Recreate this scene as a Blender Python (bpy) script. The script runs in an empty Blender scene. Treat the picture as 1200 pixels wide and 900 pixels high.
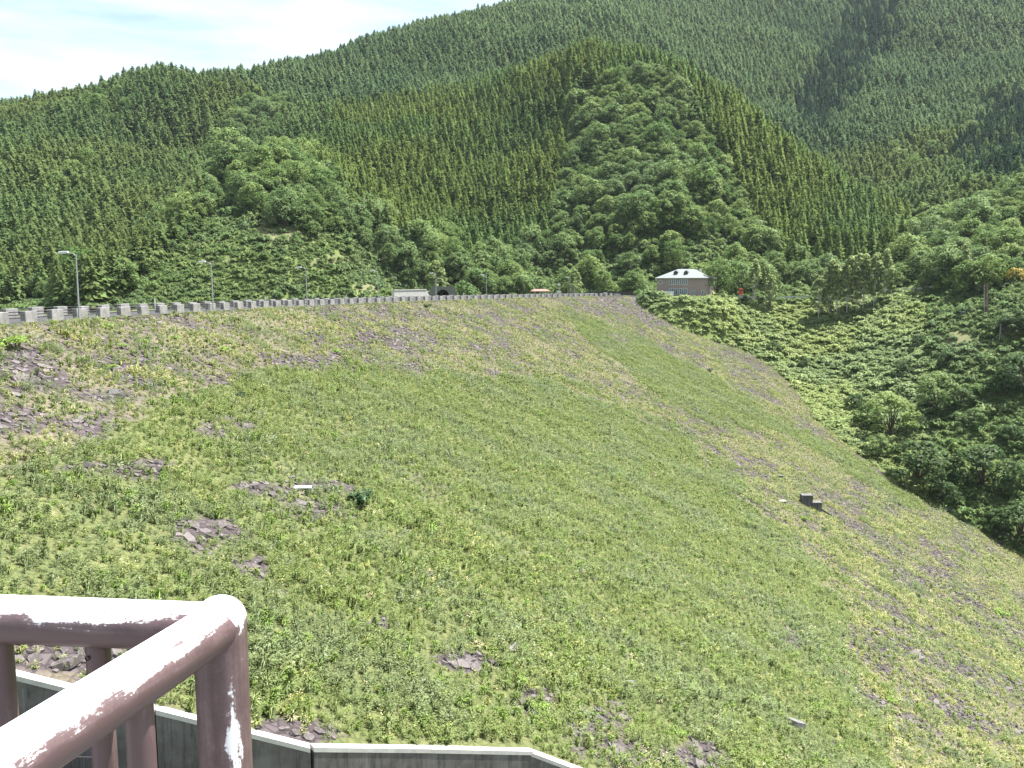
import bpy, math, random
import numpy as np
from mathutils import Vector, Matrix

rng = np.random.default_rng(7)
random.seed(7)
SC = bpy.context.scene
COL = SC.collection

# ------------------------------------------------------------------ camera
FPX = 950.0                      # focal length in pixels of a 1200 px wide frame
PITCH = math.atan(113.0 / FPX)   # looks a little down from just above the crest road
CP, SP = math.cos(PITCH), math.sin(PITCH)
cam_data = bpy.data.cameras.new("camera")
cam_data.sensor_fit = 'HORIZONTAL'
cam_data.sensor_width = 36.0
cam_data.lens = 36.0 * FPX / 1200.0
cam_data.clip_start = 0.05
cam_data.clip_end = 20000
cam = bpy.data.objects.new("camera", cam_data)
COL.objects.link(cam)
cam.location = (0, 0, 0)
cam.rotation_euler = (math.pi / 2 - PITCH, 0, 0)
SC.camera = cam

# ------------------------------------------------------------------ light
SUN_EL = math.radians(66)
SUN_AZ = math.radians(66)        # clockwise from +Y (the view direction): right and beyond
world = bpy.data.worlds.new("World")
SC.world = world
world.use_nodes = True
wt = world.node_tree
wt.nodes.clear()
w_out = wt.nodes.new("ShaderNodeOutputWorld")
w_bg = wt.nodes.new("ShaderNodeBackground")
w_bg.inputs["Strength"].default_value = 0.085
w_sky = wt.nodes.new("ShaderNodeTexSky")
w_sky.sky_type = 'NISHITA'
w_sky.sun_disc = False
w_sky.sun_elevation = SUN_EL
w_sky.sun_rotation = SUN_AZ
w_sky.altitude = 900
w_sky.air_density = 1.0
w_sky.dust_density = 0.6
w_sky.ozone_density = 1.0
# thin bright cirrus over the blue
w_tc = wt.nodes.new("ShaderNodeTexCoord")
w_map = wt.nodes.new("ShaderNodeMapping")
w_map.inputs["Scale"].default_value = (1.6, 2.2, 9.0)
w_map.inputs["Rotation"].default_value = (0.12, 0.25, 0.3)
w_n = wt.nodes.new("ShaderNodeTexNoise")
w_n.inputs["Scale"].default_value = 2.2
w_n.inputs["Detail"].default_value = 7
w_n.inputs["Roughness"].default_value = 0.55
w_r = wt.nodes.new("ShaderNodeMapRange")
w_r.inputs["From Min"].default_value = 0.36
w_r.inputs["From Max"].default_value = 0.70
w_r.inputs["To Min"].default_value = 0.12
w_r.inputs["To Max"].default_value = 0.95
w_mix = wt.nodes.new("ShaderNodeMix")
w_mix.data_type = 'RGBA'
w_mix.inputs["B"].default_value = (5.0, 5.5, 5.8, 1)
L = wt.links.new
L(w_tc.outputs["Generated"], w_map.inputs["Vector"])
L(w_map.outputs["Vector"], w_n.inputs["Vector"])
L(w_n.outputs["Fac"], w_r.inputs["Value"])
L(w_r.outputs["Result"], w_mix.inputs["Factor"])
L(w_sky.outputs["Color"], w_mix.inputs["A"])
L(w_mix.outputs["Result"], w_bg.inputs["Color"])
L(w_bg.outputs["Background"], w_out.inputs["Surface"])

sun_data = bpy.data.lights.new("sun", 'SUN')
sun_data.energy = 5.0
sun_data.angle = math.radians(0.5)
sun_data.color = (1.0, 0.975, 0.93)
sun = bpy.data.objects.new("sun", sun_data)
COL.objects.link(sun)
sun_dir = Vector((math.sin(SUN_AZ) * math.cos(SUN_EL), math.cos(SUN_AZ) * math.cos(SUN_EL), math.sin(SUN_EL)))
sun.rotation_euler = sun_dir.to_track_quat('Z', 'Y').to_euler()
sun.location = (300, 200, 500)

HAZE = 0.000038
SC.view_settings.view_transform = 'Standard'
SC.view_settings.look = 'None'
SC.view_settings.gamma = 1.0
SC.view_settings.use_curve_mapping = False
SC.view_settings.exposure = 1.6
SC.cycles.max_bounces = 6
SC.cycles.diffuse_bounces = 3
SC.cycles.glossy_bounces = 2
SC.cycles.transmission_bounces = 3
SC.cycles.transparent_max_bounces = 6
SC.cycles.volume_bounces = 0
SC.cycles.use_denoising = True

# ------------------------------------------------------------------ measuring helpers
def ray(u, v):
    """world direction through a photo pixel, scaled to unit depth"""
    a = (np.asarray(u, float) - 600.0) / FPX
    b = (450.0 - np.asarray(v, float)) / FPX
    return a, CP + SP * b, -SP + CP * b

def at(u, v, D):
    """world point seen at a photo pixel at ground distance y = D"""
    x, y, z = ray(u, v)
    return np.array([x / y * D, np.asarray(D, float) + 0 * x, z / y * D])

def project(x, y, z):
    fw = np.maximum(CP * y - SP * z, 1e-3)
    up = SP * y + CP * z
    return 600 + FPX * x / fw, 450 - FPX * up / fw, fw

_lat = np.random.default_rng(3).random((256, 256))
def vnoise(x, y):
    xi = np.floor(x).astype(int); yi = np.floor(y).astype(int)
    fx = x - xi; fy = y - yi
    fx = fx * fx * (3 - 2 * fx); fy = fy * fy * (3 - 2 * fy)
    g = lambda i, j: _lat[i & 255, j & 255]
    return (g(xi, yi) * (1 - fx) + g(xi + 1, yi) * fx) * (1 - fy) + (g(xi, yi + 1) * (1 - fx) + g(xi + 1, yi + 1) * fx) * fy
def fbm(x, y, oct=4):
    s = 0; a = 0.5
    for k in range(oct):
        s = s + a * (vnoise(x + 17.3 * k, y - 9.1 * k) - 0.5); x = x * 2.03; y = y * 2.03; a *= 0.5
    return s            # about -0.5 .. 0.5

# ------------------------------------------------------------------ the dam: curved crest, straight rock face
CREST_Z = -3.05
SLOPE = 0.45
def crest_xy(y):
    t = np.asarray(y, float) - 87.0
    return -46 + 0.0781 * t + 0.001375 * t * t
_cy = np.linspace(10, 345, 671)
_cx = crest_xy(_cy)
_ct = np.stack([0.0781 + 0.00275 * (_cy - 87), np.ones_like(_cy)], 1)
_ct /= np.linalg.norm(_ct, axis=1)[:, None]
_cn = np.stack([_ct[:, 1], -_ct[:, 0]], 1)          # downstream normal
_cs = np.concatenate([[0], np.cumsum(np.hypot(np.diff(_cx), np.diff(_cy)))])
def crest_at(s, d=0.0):
    """point at arc length s along the crest and d downstream, and the heading there"""
    x = np.interp(s, _cs, _cx); y = np.interp(s, _cs, _cy)
    nx = np.interp(s, _cs, _cn[:, 0]); ny = np.interp(s, _cs, _cn[:, 1])
    return x + nx * d, y + ny * d, np.arctan2(-ny * 0 + nx, -ny) * 0 + np.arctan2(nx, -ny)
def dam_sd(x, y):
    x = np.atleast_1d(np.asarray(x, float)); y = np.atleast_1d(np.asarray(y, float))
    s = np.empty(len(x)); d = np.empty(len(x))
    P = np.stack([_cx, _cy], 1)[::2]
    for i in range(0, len(x), 20000):
        q = np.stack([x[i:i + 20000], y[i:i + 20000]], 1)
        d2 = (q ** 2).sum(1)[:, None] - 2 * q @ P.T + (P ** 2).sum(1)[None]
        k = d2.argmin(1) * 2
        v = q - np.stack([_cx[k], _cy[k]], 1)
        d[i:i + 20000] = (v * _cn[k]).sum(1)
        s[i:i + 20000] = _cs[k] + (v * _ct[k]).sum(1)
    return s, d
def face_z(x, y):
    s, d = dam_sd(x, y)
    z = CREST_Z - 0.25 - SLOPE * np.maximum(0, d - 4.5)
    return z + 0.5 * fbm(s / 9, d / 9, 3) * np.clip((d - 4) / 6, 0, 1)
def ray_face(u, v):
    """where the view through a photo pixel meets the dam face"""
    t = np.linspace(15, 345, 3300)
    a, b, c = ray(u, v)
    g = c * t - face_z(a * t, b * t)
    k = int(np.argmax(g < 0)) if (g < 0).any() else len(t) - 1
    return np.array([a * t[k], b * t[k], c * t[k]])

# the line where the rock face meets the valley side, traced down the right of the photo
GROIN_PX = [(764, 351), (776, 372), (792, 402), (832, 432), (882, 457), (932, 482), (986, 518), (1012, 547),
            (1062, 577), (1132, 611), (1200, 649), (1290, 702), (1400, 775)]
GROIN = np.array([ray_face(u, v) for u, v in GROIN_PX])

# ------------------------------------------------------------------ the hills: one smooth sheet through surveyed points
CTRL = []
def cp(u, v, D, h=0.0):
    p = at(u, v, D); CTRL.append((p[0], p[1], p[2] - h))
def cw(x, y, z): CTRL.append((x, y, z))
for u, v, D in [(-420, 125, 760), (-150, 115, 700), (0, 108, 640), (100, 98, 620), (180, 87, 600), (250, 82, 640), (330, 64, 720),
                (400, 47, 820), (480, 30, 900), (560, 14, 980), (620, -5, 1050), (720, -40, 1150), (850, -90, 1250),
                (1000, -110, 1300), (1200, -120, 1300), (1400, -120, 1250), (1700, -130, 1150)]:
    cp(u, v, D, 14); p = at(u, v, D); cw(p[0] * 1.3, D * 1.3, p[2] - 20); cw(p[0] * 1.7, D * 1.7, p[2] - 90)
for row in [
    # left conifer slope and the valley beside it
    (0, 330, 300, 13), (0, 250, 370, 14), (0, 180, 460, 14), (0, 135, 550, 14), (80, 305, 330, 13), (80, 220, 430, 14), (80, 155, 530, 14),
    (150, 285, 390, 14), (150, 205, 490, 14), (150, 135, 570, 14), (-150, 300, 300, 13), (-150, 200, 440, 14), (-400, 280, 330, 14), (-400, 190, 520, 14),
    (175, 265, 420, 12), (200, 215, 490, 12), (215, 170, 550, 14), (240, 125, 590, 14), (180, 300, 390, 10),
    # left spur with broadleaf top
    (262, 180, 400, 8), (300, 166, 420, 9), (340, 162, 440, 9), (225, 240, 360, 7), (180, 285, 320, 5), (130, 325, 290, 4), (90, 345, 275, 3),
    (300, 230, 345, 6), (300, 300, 300, 3), (230, 320, 295, 4), (380, 205, 385, 9), (400, 265, 330, 6), (450, 265, 345, 8), (430, 325, 305, 4), (490, 315, 310, 6),
    (300, 130, 560, 14), (380, 165, 490, 14), (330, 105, 620, 14), (420, 110, 640, 14), (350, 145, 540, 14),
    # gully
    (480, 245, 410, 10), (530, 305, 355, 9),
    # central mountain, left face
    (420, 200, 465, 15), (480, 150, 520, 15), (560, 115, 570, 15), (500, 240, 425, 14), (560, 200, 475, 15), (610, 255, 410, 14), (590, 300, 370, 11),
    (560, 160, 520, 15), (640, 160, 520, 15),
    # its crest
    (620, 80, 570, 15), (680, 48, 560, 15), (740, 43, 545, 15), (800, 58, 535, 15), (850, 100, 515, 15), (900, 138, 495, 15), (950, 170, 475, 15),
    (1000, 205, 455, 15), (1050, 240, 435, 14),
    # its front
    (700, 115, 500, 12), (760, 110, 490, 11), (820, 150, 465, 11), (740, 200, 420, 10), (680, 195, 450, 10), (800, 225, 405, 10), (740, 268, 385, 7),
    (680, 275, 390, 8), (830, 278, 375, 7), (850, 215, 420, 12), (900, 220, 425, 14), (950, 248, 405, 14), (900, 285, 365, 10), (980, 280, 370, 12), (1040, 282, 370, 11),
    (650, 332, 362, 4), (740, 332, 362, 4), (850, 325, 350, 6), (950, 318, 345, 9), (1040, 318, 350, 9), (560, 335, 350, 4),
    # behind the central mountain
    (560, 62, 720, 14), (480, 80, 720, 14), (650, 30, 780, 14), (720, 12, 830, 14), (800, 25, 900, 14),
    # hidden valley behind its right ridge
    (1010, 235, 560, 12), (950, 205, 610, 12), (900, 178, 640, 12), (850, 140, 680, 12), (800, 100, 700, 12), (740, 80, 700, 12),
    # right valley, far slopes
    (840, 55, 870, 14), (900, 88, 820, 14), (900, 20, 1020, 14), (950, 120, 770, 14), (990, 0, 1050, 14), (1050, 0, 980, 14), (1000, 60, 870, 14), (960, 115, 740, 14),
    (1040, 75, 800, 14), (1010, 140, 680, 14), (1060, 160, 620, 14), (1020, 185, 600, 13), (1110, 180, 560, 13), (1070, 212, 520, 12), (1085, 245, 470, 10), (1070, 280, 420, 9),
    (1120, 60, 860, 14), (1200, 0, 930, 14), (1200, 80, 740, 14), (1150, 130, 650, 14), (1200, 135, 580, 13), (1130, 205, 500, 12), (1185, 180, 480, 12),
    # near right hill
    (1200, 205, 372, 10), (1150, 235, 358, 10), (1115, 270, 325, 9), (1095, 305, 322, 7), (1300, 175, 375, 10), (1200, 260, 325, 9), (1160, 290, 308, 8), (1210, 312, 285, 5), (1450, 200, 365, 10), (1330, 290, 300, 8), (1500, 320, 265, 8),
    # terrace and road behind the valley
    (800, 345, 318, 0), (870, 343, 322, 0), (960, 343, 322, 0), (1060, 339, 317, 0), (1100, 336, 302, 0), (1150, 332, 285, 1), (1210, 331, 270, 1), (1350, 322, 255, 1),
    (800, 341, 338, 0), (870, 339, 342, 0), (960, 338, 340, 0), (1060, 335, 335, 0),
    # creeper covered slope under the terrace
    (795, 365, 304, 2), (815, 395, 284, 2), (850, 425, 266, 2), (900, 450, 254, 2), (950, 470, 249, 2), (850, 380, 304, 2), (900, 380, 306, 2), (900, 420, 284, 2), (960, 380, 306, 2), (960, 425, 282, 2), (1010, 450, 256, 2),
    (1000, 490, 238, 2), (1050, 370, 290, 2), (1050, 410, 268, 2),
    # near right slope
    (1090, 400, 260, 1), (1080, 350, 295, 1), (1130, 365, 264, 1), (1150, 420, 241, 1), (1200, 400, 240, 2), (1200, 480, 217, 2), (1100, 480, 224, 3), (1050, 480, 231, 3),
    (1050, 530, 213, 3), (1100, 555, 203, 2), (1200, 580, 194, 3), (1320, 480, 207, 2), (1320, 620, 178, 2), (1450, 560, 170, 2), (1450, 400, 217, 2),
]: cp(*row)
# beside the crest (reservoir side) and under the dam
for y in (60, 100, 150, 200, 250, 290):
    i = int(np.argmin(abs(_cy - y)))
    cw(_cx[i] - _cn[i, 0] * 22, y - _cn[i, 1] * 22, -14)
    cw(_cx[i] - _cn[i, 0] * 80, y - _cn[i, 1] * 80, -24)
    cw(_cx[i], y, -12)
for k, g in enumerate(GROIN):
    cw(*g)
    s, d = dam_sd(g[0], g[1])
    for back in (16, 45):
        q = np.array(crest_at(s[0] - back, d[0]))
        if q[1] > 30 and d[0] > 8: cw(q[0], q[1], float(face_z(q[0], q[1])[0]) - 0.30 * back)
for u, v in [(600, 600), (800, 650), (900, 800), (600, 850), (300, 600), (150, 750), (300, 450), (1100, 850), (500, 450)]:
    p = ray_face(u, v); cw(p[0], p[1], p[2] - 12)
for x, y, z in [(0, 0, -40), (0, 20, -42), (-40, 10, -38), (40, 10, -46), (60, 40, -58), (-80, 30, -20), (90, 60, -66), (130, 90, -60), (-150, 60, -14), (180, 60, -30), (250, 120, 10), (0, -100, -30), (250, -100, 0), (-250, -100, 0),
                (-200, 180, -16), (-160, 250, -12), (-400, 200, 10)]: cw(x, y, z)
CTRL = np.array(CTRL)
def _phi(r2): return np.sqrt(r2 + 18.0 ** 2)
_n = len(CTRL)
_A = np.zeros((_n + 1, _n + 1))
_A[:_n, :_n] = _phi(((CTRL[:, None, :2] - CTRL[None, :, :2]) ** 2).sum(2)) + 0 * np.eye(_n)
_A[:_n, :_n] -= np.eye(_n) * 6.0
_A[:_n, _n] = _A[_n, :_n] = 1
_w = np.linalg.solve(_A, np.concatenate([CTRL[:, 2], [0]]))
def terrain_raw(x, y):
    x = np.atleast_1d(np.asarray(x, float)); y = np.atleast_1d(np.asarray(y, float))
    out = np.empty(len(x))
    for i in range(0, len(x), 20000):
        q = np.stack([x[i:i + 20000], y[i:i + 20000]], 1)
        r2 = (q ** 2).sum(1)[:, None] - 2 * q @ CTRL[:, :2].T + (CTRL[:, :2] ** 2).sum(1)[None]
        out[i:i + 20000] = _phi(np.maximum(r2, 0)) @ _w[:_n] + _w[_n]
    return out

HOUSE = at(798, 347, 312)
GX = np.arange(-1000, 1201, 5.0)
GY = np.arange(-120, 2001, 5.0)
_gx, _gy = np.meshgrid(GX, GY)
GZ = terrain_raw(_gx.ravel(), _gy.ravel()).reshape(_gx.shape)
_far = np.clip((_gy - 345) / 90, 0, 1)
GZ += (26 * fbm(_gx / 95, _gy / 95, 4) + 10 * fbm(_gx / 28 + 7, _gy / 28, 2)) * _far
_h = np.hypot(_gx - HOUSE[0], _gy - HOUSE[1])
_k = np.clip((26 - _h) / 10, 0, 1)
GZ = GZ * (1 - _k) + HOUSE[2] * _k
def ground_z(x, y):
    fx = np.clip((np.asarray(x, float) - GX[0]) / 5.0, 0, len(GX) - 1.001)
    fy = np.clip((np.asarray(y, float) - GY[0]) / 5.0, 0, len(GY) - 1.001)
    i = fx.astype(int); j = fy.astype(int); a = fx - i; b = fy - j
    # same split of each quad as the mesh
    z00 = GZ[j, i]; z10 = GZ[j, i + 1]; z01 = GZ[j + 1, i]; z11 = GZ[j + 1, i + 1]
    return (z00 * (1 - a) + z10 * a) * (1 - b) + (z01 * (1 - a) + z11 * a) * b

# ------------------------------------------------------------------ materials
def new_mat(name):
    m = bpy.data.materials.new(name); m.use_nodes = True
    nt = m.node_tree; nt.nodes.clear()
    out = nt.nodes.new("ShaderNodeOutputMaterial")
    return m, nt, out
def N(nt, kind, **kw):
    n = nt.nodes.new(kind)
    for k, v in kw.items():
        if k in n.inputs: n.inputs[k].default_value = v
        else: setattr(n, k, v)
    return n
def lk(nt, a, b): nt.links.new(a, b)
def mixc(nt, fac, a, b, mode='MIX'):
    n = nt.nodes.new("ShaderNodeMix"); n.data_type = 'RGBA'; n.blend_type = mode
    for key, v in (("Factor", fac), ("A", a), ("B", b)):
        if hasattr(v, "links") or hasattr(v, "is_linked"): nt.links.new(v, n.inputs[key])
        elif key == "Factor": n.inputs[key].default_value = v
        else: n.inputs[key].default_value = (*v, 1) if len(v) == 3 else v
    return n.outputs["Result"]
def mrange(nt, val, a, b, c, d):
    n = nt.nodes.new("ShaderNodeMapRange")
    nt.links.new(val, n.inputs["Value"])
    for k, v in zip(("From Min", "From Max", "To Min", "To Max"), (a, b, c, d)): n.inputs[k].default_value = v
    return n.outputs["Result"]
def noise(nt, scale, detail=4, rough=0.6, vec=None):
    n = N(nt, "ShaderNodeTexNoise"); n.inputs["Scale"].default_value = scale
    n.inputs["Detail"].default_value = detail; n.inputs["Roughness"].default_value = rough
    if vec is not None: nt.links.new(vec, n.inputs["Vector"])
    return n.outputs["Fac"]

def leaf_mat(name, a, b, c=None, spread=0.35, trans=0.28, patch=0.012, spec=0.3, rough=0.55):
    """leaf: colours a..b vary plant by plant, c appears in drifts over the ground, each leaf a little lighter or darker"""
    m, nt, out = new_mat(name)
    oi = N(nt, "ShaderNodeObjectInfo")
    col = mixc(nt, oi.outputs["Random"], a, b)
    if c is not None:
        f = noise(nt, patch, 3, 0.6, oi.outputs["Location"])
        col = mixc(nt, mrange(nt, f, 0.45, 0.62, 0, 0.9), col, c)
    g = N(nt, "ShaderNodeNewGeometry")
    v = mrange(nt, g.outputs["Random Per Island"], 0, 1, 1 - spread, 1 + spread)
    h = N(nt, "ShaderNodeHueSaturation"); lk(nt, col, h.inputs["Color"]); lk(nt, v, h.inputs["Value"])
    hv = mrange(nt, g.outputs["Random Per Island"], 0, 1, 0.485, 0.515); lk(nt, hv, h.inputs["Hue"])
    p = N(nt, "ShaderNodeBsdfPrincipled"); p.inputs["Roughness"].default_value = rough
    p.inputs["Specular IOR Level"].default_value = spec
    lk(nt, h.outputs["Color"], p.inputs["Base Color"])
    t = N(nt, "ShaderNodeBsdfTranslucent"); lk(nt, h.outputs["Color"], t.inputs["Color"])
    mx = N(nt, "ShaderNodeMixShader"); mx.inputs["Fac"].default_value = trans
    lk(nt, p.outputs[0], mx.inputs[1]); lk(nt, t.outputs[0], mx.inputs[2]); lk(nt, mx.outputs[0], out.inputs["Surface"])
    return m
def plain_mat(name, a, b=None, scale=3.0, rough=0.8, bump=0.0, spec=0.3, metal=0.0):
    m, nt, out = new_mat(name)
    p = N(nt, "ShaderNodeBsdfPrincipled"); p.inputs["Roughness"].default_value = rough
    p.inputs["Specular IOR Level"].default_value = spec; p.inputs["Metallic"].default_value = metal
    tc = N(nt, "ShaderNodeNewGeometry")
    f = noise(nt, scale, 6, 0.65, tc.outputs["Position"])
    lk(nt, mixc(nt, mrange(nt, f, 0.3, 0.7, 0, 1), a, b if b else tuple(x * 0.8 for x in a)), p.inputs["Base Color"])
    if bump:
        bn = N(nt, "ShaderNodeBump"); bn.inputs["Strength"].default_value = bump; bn.inputs["Distance"].default_value = 0.05
        lk(nt, f, bn.inputs["Height"]); lk(nt, bn.outputs[0], p.inputs["Normal"])
    lk(nt, p.outputs[0], out.inputs["Surface"])
    return m

M = {}
M['larch'] = leaf_mat('larch_needles', (0.165, 0.232, 0.064), (0.208, 0.262, 0.072), (0.142, 0.222, 0.074), 0.15, 0.50, 0.012, 0.08, 0.8)
M['conifer'] = leaf_mat('conifer_needles', (0.122, 0.198, 0.074), (0.172, 0.236, 0.086), (0.182, 0.230, 0.074), 0.15, 0.50, 0.008, 0.08, 0.8)
M['pale_conifer'] = leaf_mat('pale_conifer_needles', (0.138, 0.214, 0.094), (0.186, 0.248, 0.104), (0.126, 0.196, 0.090), 0.15, 0.50, 0.006, 0.08, 0.8)  # paler than the near conifers: far sunlight and haze put into the colour
M['deep'] = leaf_mat('deep_green_leaves', (0.060, 0.105, 0.034), (0.085, 0.130, 0.044), None, 0.45, 0.34, 0.02, 0.15, 0.6)
M['cedar'] = leaf_mat('cedar_needles', (0.048, 0.098, 0.056), (0.068, 0.122, 0.062), None, 0.35, 0.28, 0.01, 0.08, 0.8)
M['broad'] = leaf_mat('broadleaf_leaves', (0.095, 0.165, 0.042), (0.222, 0.292, 0.090), (0.160, 0.230, 0.090), 0.26, 0.46, 0.02, 0.15, 0.6)
M['bush'] = leaf_mat('shrub_leaves', (0.120, 0.195, 0.060), (0.205, 0.265, 0.090), (0.150, 0.215, 0.090), 0.42, 0.42, 0.03, 0.15, 0.6)
M['creeper'] = leaf_mat('creeper_leaves', (0.290, 0.370, 0.125), (0.385, 0.435, 0.175), (0.265, 0.345, 0.155), 0.42, 0.48, 0.03, 0.15, 0.6)
M['birch'] = leaf_mat('birch_leaves', (0.270, 0.335, 0.120), (0.310, 0.370, 0.140), None, 0.4, 0.55)
M['yellow_bush'] = leaf_mat('golden_leaves', (0.38, 0.30, 0.05), (0.42, 0.34, 0.07), None, 0.4, 0.3)
M['weed'] = leaf_mat('weed_leaves', (0.185, 0.245, 0.066), (0.248, 0.298, 0.094), (0.210, 0.260, 0.116), 0.28, 0.38, 0.10)
M['pale_weed'] = leaf_mat('pale_weed_leaves', (0.190, 0.235, 0.125), (0.230, 0.260, 0.140), None, 0.35, 0.30)
M['yellow_weed'] = leaf_mat('yellowing_weed_leaves', (0.290, 0.330, 0.090), (0.360, 0.370, 0.115), (0.240, 0.300, 0.090), 0.35, 0.32, 0.10)
M['dry'] = leaf_mat('dry_stalks', (0.46, 0.41, 0.22), (0.38, 0.35, 0.20), None, 0.35, 0.25)
M['lime'] = leaf_mat('fresh_green_leaves', (0.200, 0.300, 0.058), (0.240, 0.340, 0.070), None, 0.35, 0.35)
M['dark_shrub'] = leaf_mat('dark_shrub_leaves', (0.040, 0.085, 0.028), (0.055, 0.100, 0.034), None, 0.35, 0.25)
M['bark'] = plain_mat('bark', (0.10, 0.075, 0.05), (0.06, 0.045, 0.03), 4)
M['white_bark'] = plain_mat('birch_bark', (0.62, 0.60, 0.55), (0.42, 0.40, 0.36), 5)

# ------------------------------------------------------------------ mesh builders
def to_mesh(name, V, F4=None, F3=None, mats=(), mat_idx=None, smooth=False, soft=None):
    """numpy vertices, quads and triangles to a mesh; soft = one outward normal per quad, for foliage"""
    if soft is not None:
        F4 = np.array(F4); soft = unit(np.asarray(soft, float))
        g = np.cross(V[F4[:, 2]] - V[F4[:, 0]], V[F4[:, 3]] - V[F4[:, 1]])
        fl = (g * soft).sum(1) < 0; F4[fl] = F4[fl][:, ::-1]
    me = bpy.data.meshes.new(name)
    F4 = np.zeros((0, 4), int) if F4 is None else np.asarray(F4, int)
    F3 = np.zeros((0, 3), int) if F3 is None else np.asarray(F3, int)
    me.vertices.add(len(V)); me.vertices.foreach_set("co", np.asarray(V, np.float32).ravel())
    nl = len(F4) * 4 + len(F3) * 3
    me.loops.add(nl); me.loops.foreach_set("vertex_index", np.concatenate([F4.ravel(), F3.ravel()]).astype(np.int32))
    me.polygons.add(len(F4) + len(F3))
    st = np.concatenate([np.arange(len(F4)) * 4, len(F4) * 4 + np.arange(len(F3)) * 3]).astype(np.int32)
    me.polygons.foreach_set("loop_start", st)
    for m in mats: me.materials.append(m)
    if mat_idx is not None: me.polygons.foreach_set("material_index", np.asarray(mat_idx, np.int32))
    if not smooth: me.polygons.foreach_set('use_smooth', np.zeros(len(st), bool))
    else: me.polygons.foreach_set('use_smooth', np.ones(len(st), bool))
    me.update(calc_edges=True)
    if soft is not None:
        vn = np.zeros((len(V), 3)); vn[F4.ravel()] = np.repeat(soft, 4, 0)
        me.polygons.foreach_set("use_smooth", np.ones(len(st), bool))
        me.normals_split_custom_set_from_vertices(vn.tolist())
    return me
def unit(v): return v / np.maximum(np.linalg.norm(v, axis=-1, keepdims=True), 1e-9)
def cards(c, n, ln, wd, r, axis=None):
    """diamond leaves: centres c, normals n, lengths, widths"""
    n = unit(n)
    a = r.normal(size=c.shape) if axis is None else axis
    a = unit(a - n * (a * n).sum(-1, keepdims=True)); b = np.cross(n, a)
    ln = np.broadcast_to(ln, len(c))[:, None]; wd = np.broadcast_to(wd, len(c))[:, None]
    V = np.stack([c - a * ln / 2, c + b * wd / 2 - a * ln * 0.08, c + a * ln / 2, c - b * wd / 2 - a * ln * 0.08], 1).reshape(-1, 3)
    return V, np.arange(len(c) * 4).reshape(-1, 4)
def join(parts):
    V = []; F = []; o = 0
    for v, f in parts: V.append(v); F.append(f + o); o += len(v)
    return np.concatenate(V), np.concatenate(F)
def tube(pts, rad, k=7):
    """tapered tube through points; quads"""
    pts = np.asarray(pts, float); rad = np.broadcast_to(rad, len(pts))
    t = unit(np.gradient(pts, axis=0)); ref = np.array([0.3, 1, 0.1]) if abs(t[0, 2]) > 0.8 else np.array([0, 0, 1.0])
    u = unit(np.cross(t, ref)); w = np.cross(t, u)
    th = np.linspace(0, 2 * np.pi, k, endpoint=False)
    V = (pts[:, None] + rad[:, None, None] * (np.cos(th)[None, :, None] * u[:, None] + np.sin(th)[None, :, None] * w[:, None])).reshape(-1, 3)
    i = np.arange((len(pts) - 1) * k).reshape(-1, k); j = np.roll(i, -1, 1)
    return V, np.stack([i, j, j + k, i + k], -1).reshape(-1, 4)

def conifer_meshes(name, H, R, mat, seed, levels=24, per=8, droop=0.35, base=0.10, power=0.85, loose=1.0):
    r = np.random.default_rng(seed)
    C = []; Nn = []; A = []; Ls = []
    for k in range(levels):
        f = base + (1 - base) * ((k + 0.5 * r.random()) / levels)
        rad = R * max(0.06, (1 - f)) ** power * (0.75 + 0.45 * r.random())
        for q in range(per):
            th = r.random() * 6.283
            rr = rad * (0.7 + 0.5 * r.random())
            for m_ in range(3):
                g = (0.25 + 0.33 * m_ + 0.12 * r.random())
                p = np.array([math.cos(th) * rr * g, math.sin(th) * rr * g, f * H - droop * rr * g * g + 0.3 * r.normal() * loose])
                C.append(p); A.append((math.cos(th) + 0.35 * r.normal(), math.sin(th) + 0.35 * r.normal(), -droop + 0.35 * r.normal()))
                Nn.append((0.55 * math.cos(th) + 0.35 * r.normal(), 0.55 * math.sin(th) + 0.35 * r.normal(), 0.9)); Ls.append(0.55 * rr + 0.35)
    C = np.array(C); Ls = np.array(Ls)
    V, F = cards(C, np.array(Nn), Ls, Ls * 0.66, r, np.array(A))
    soft = unit(C * np.array([1, 1, 0])) + np.array([0, 0, 0.75]) + 0.20 * r.normal(size=C.shape)
    trunk = tube([(0, 0, -1.5), (0, 0, H * 0.35), (0, 0, H * 0.95)], [0.22, 0.16, 0.04], 6)
    return to_mesh(name + '_crown', V, F, mats=[mat], soft=soft), to_mesh(name + '_trunk', *trunk, mats=[M['bark']], smooth=True)

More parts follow.
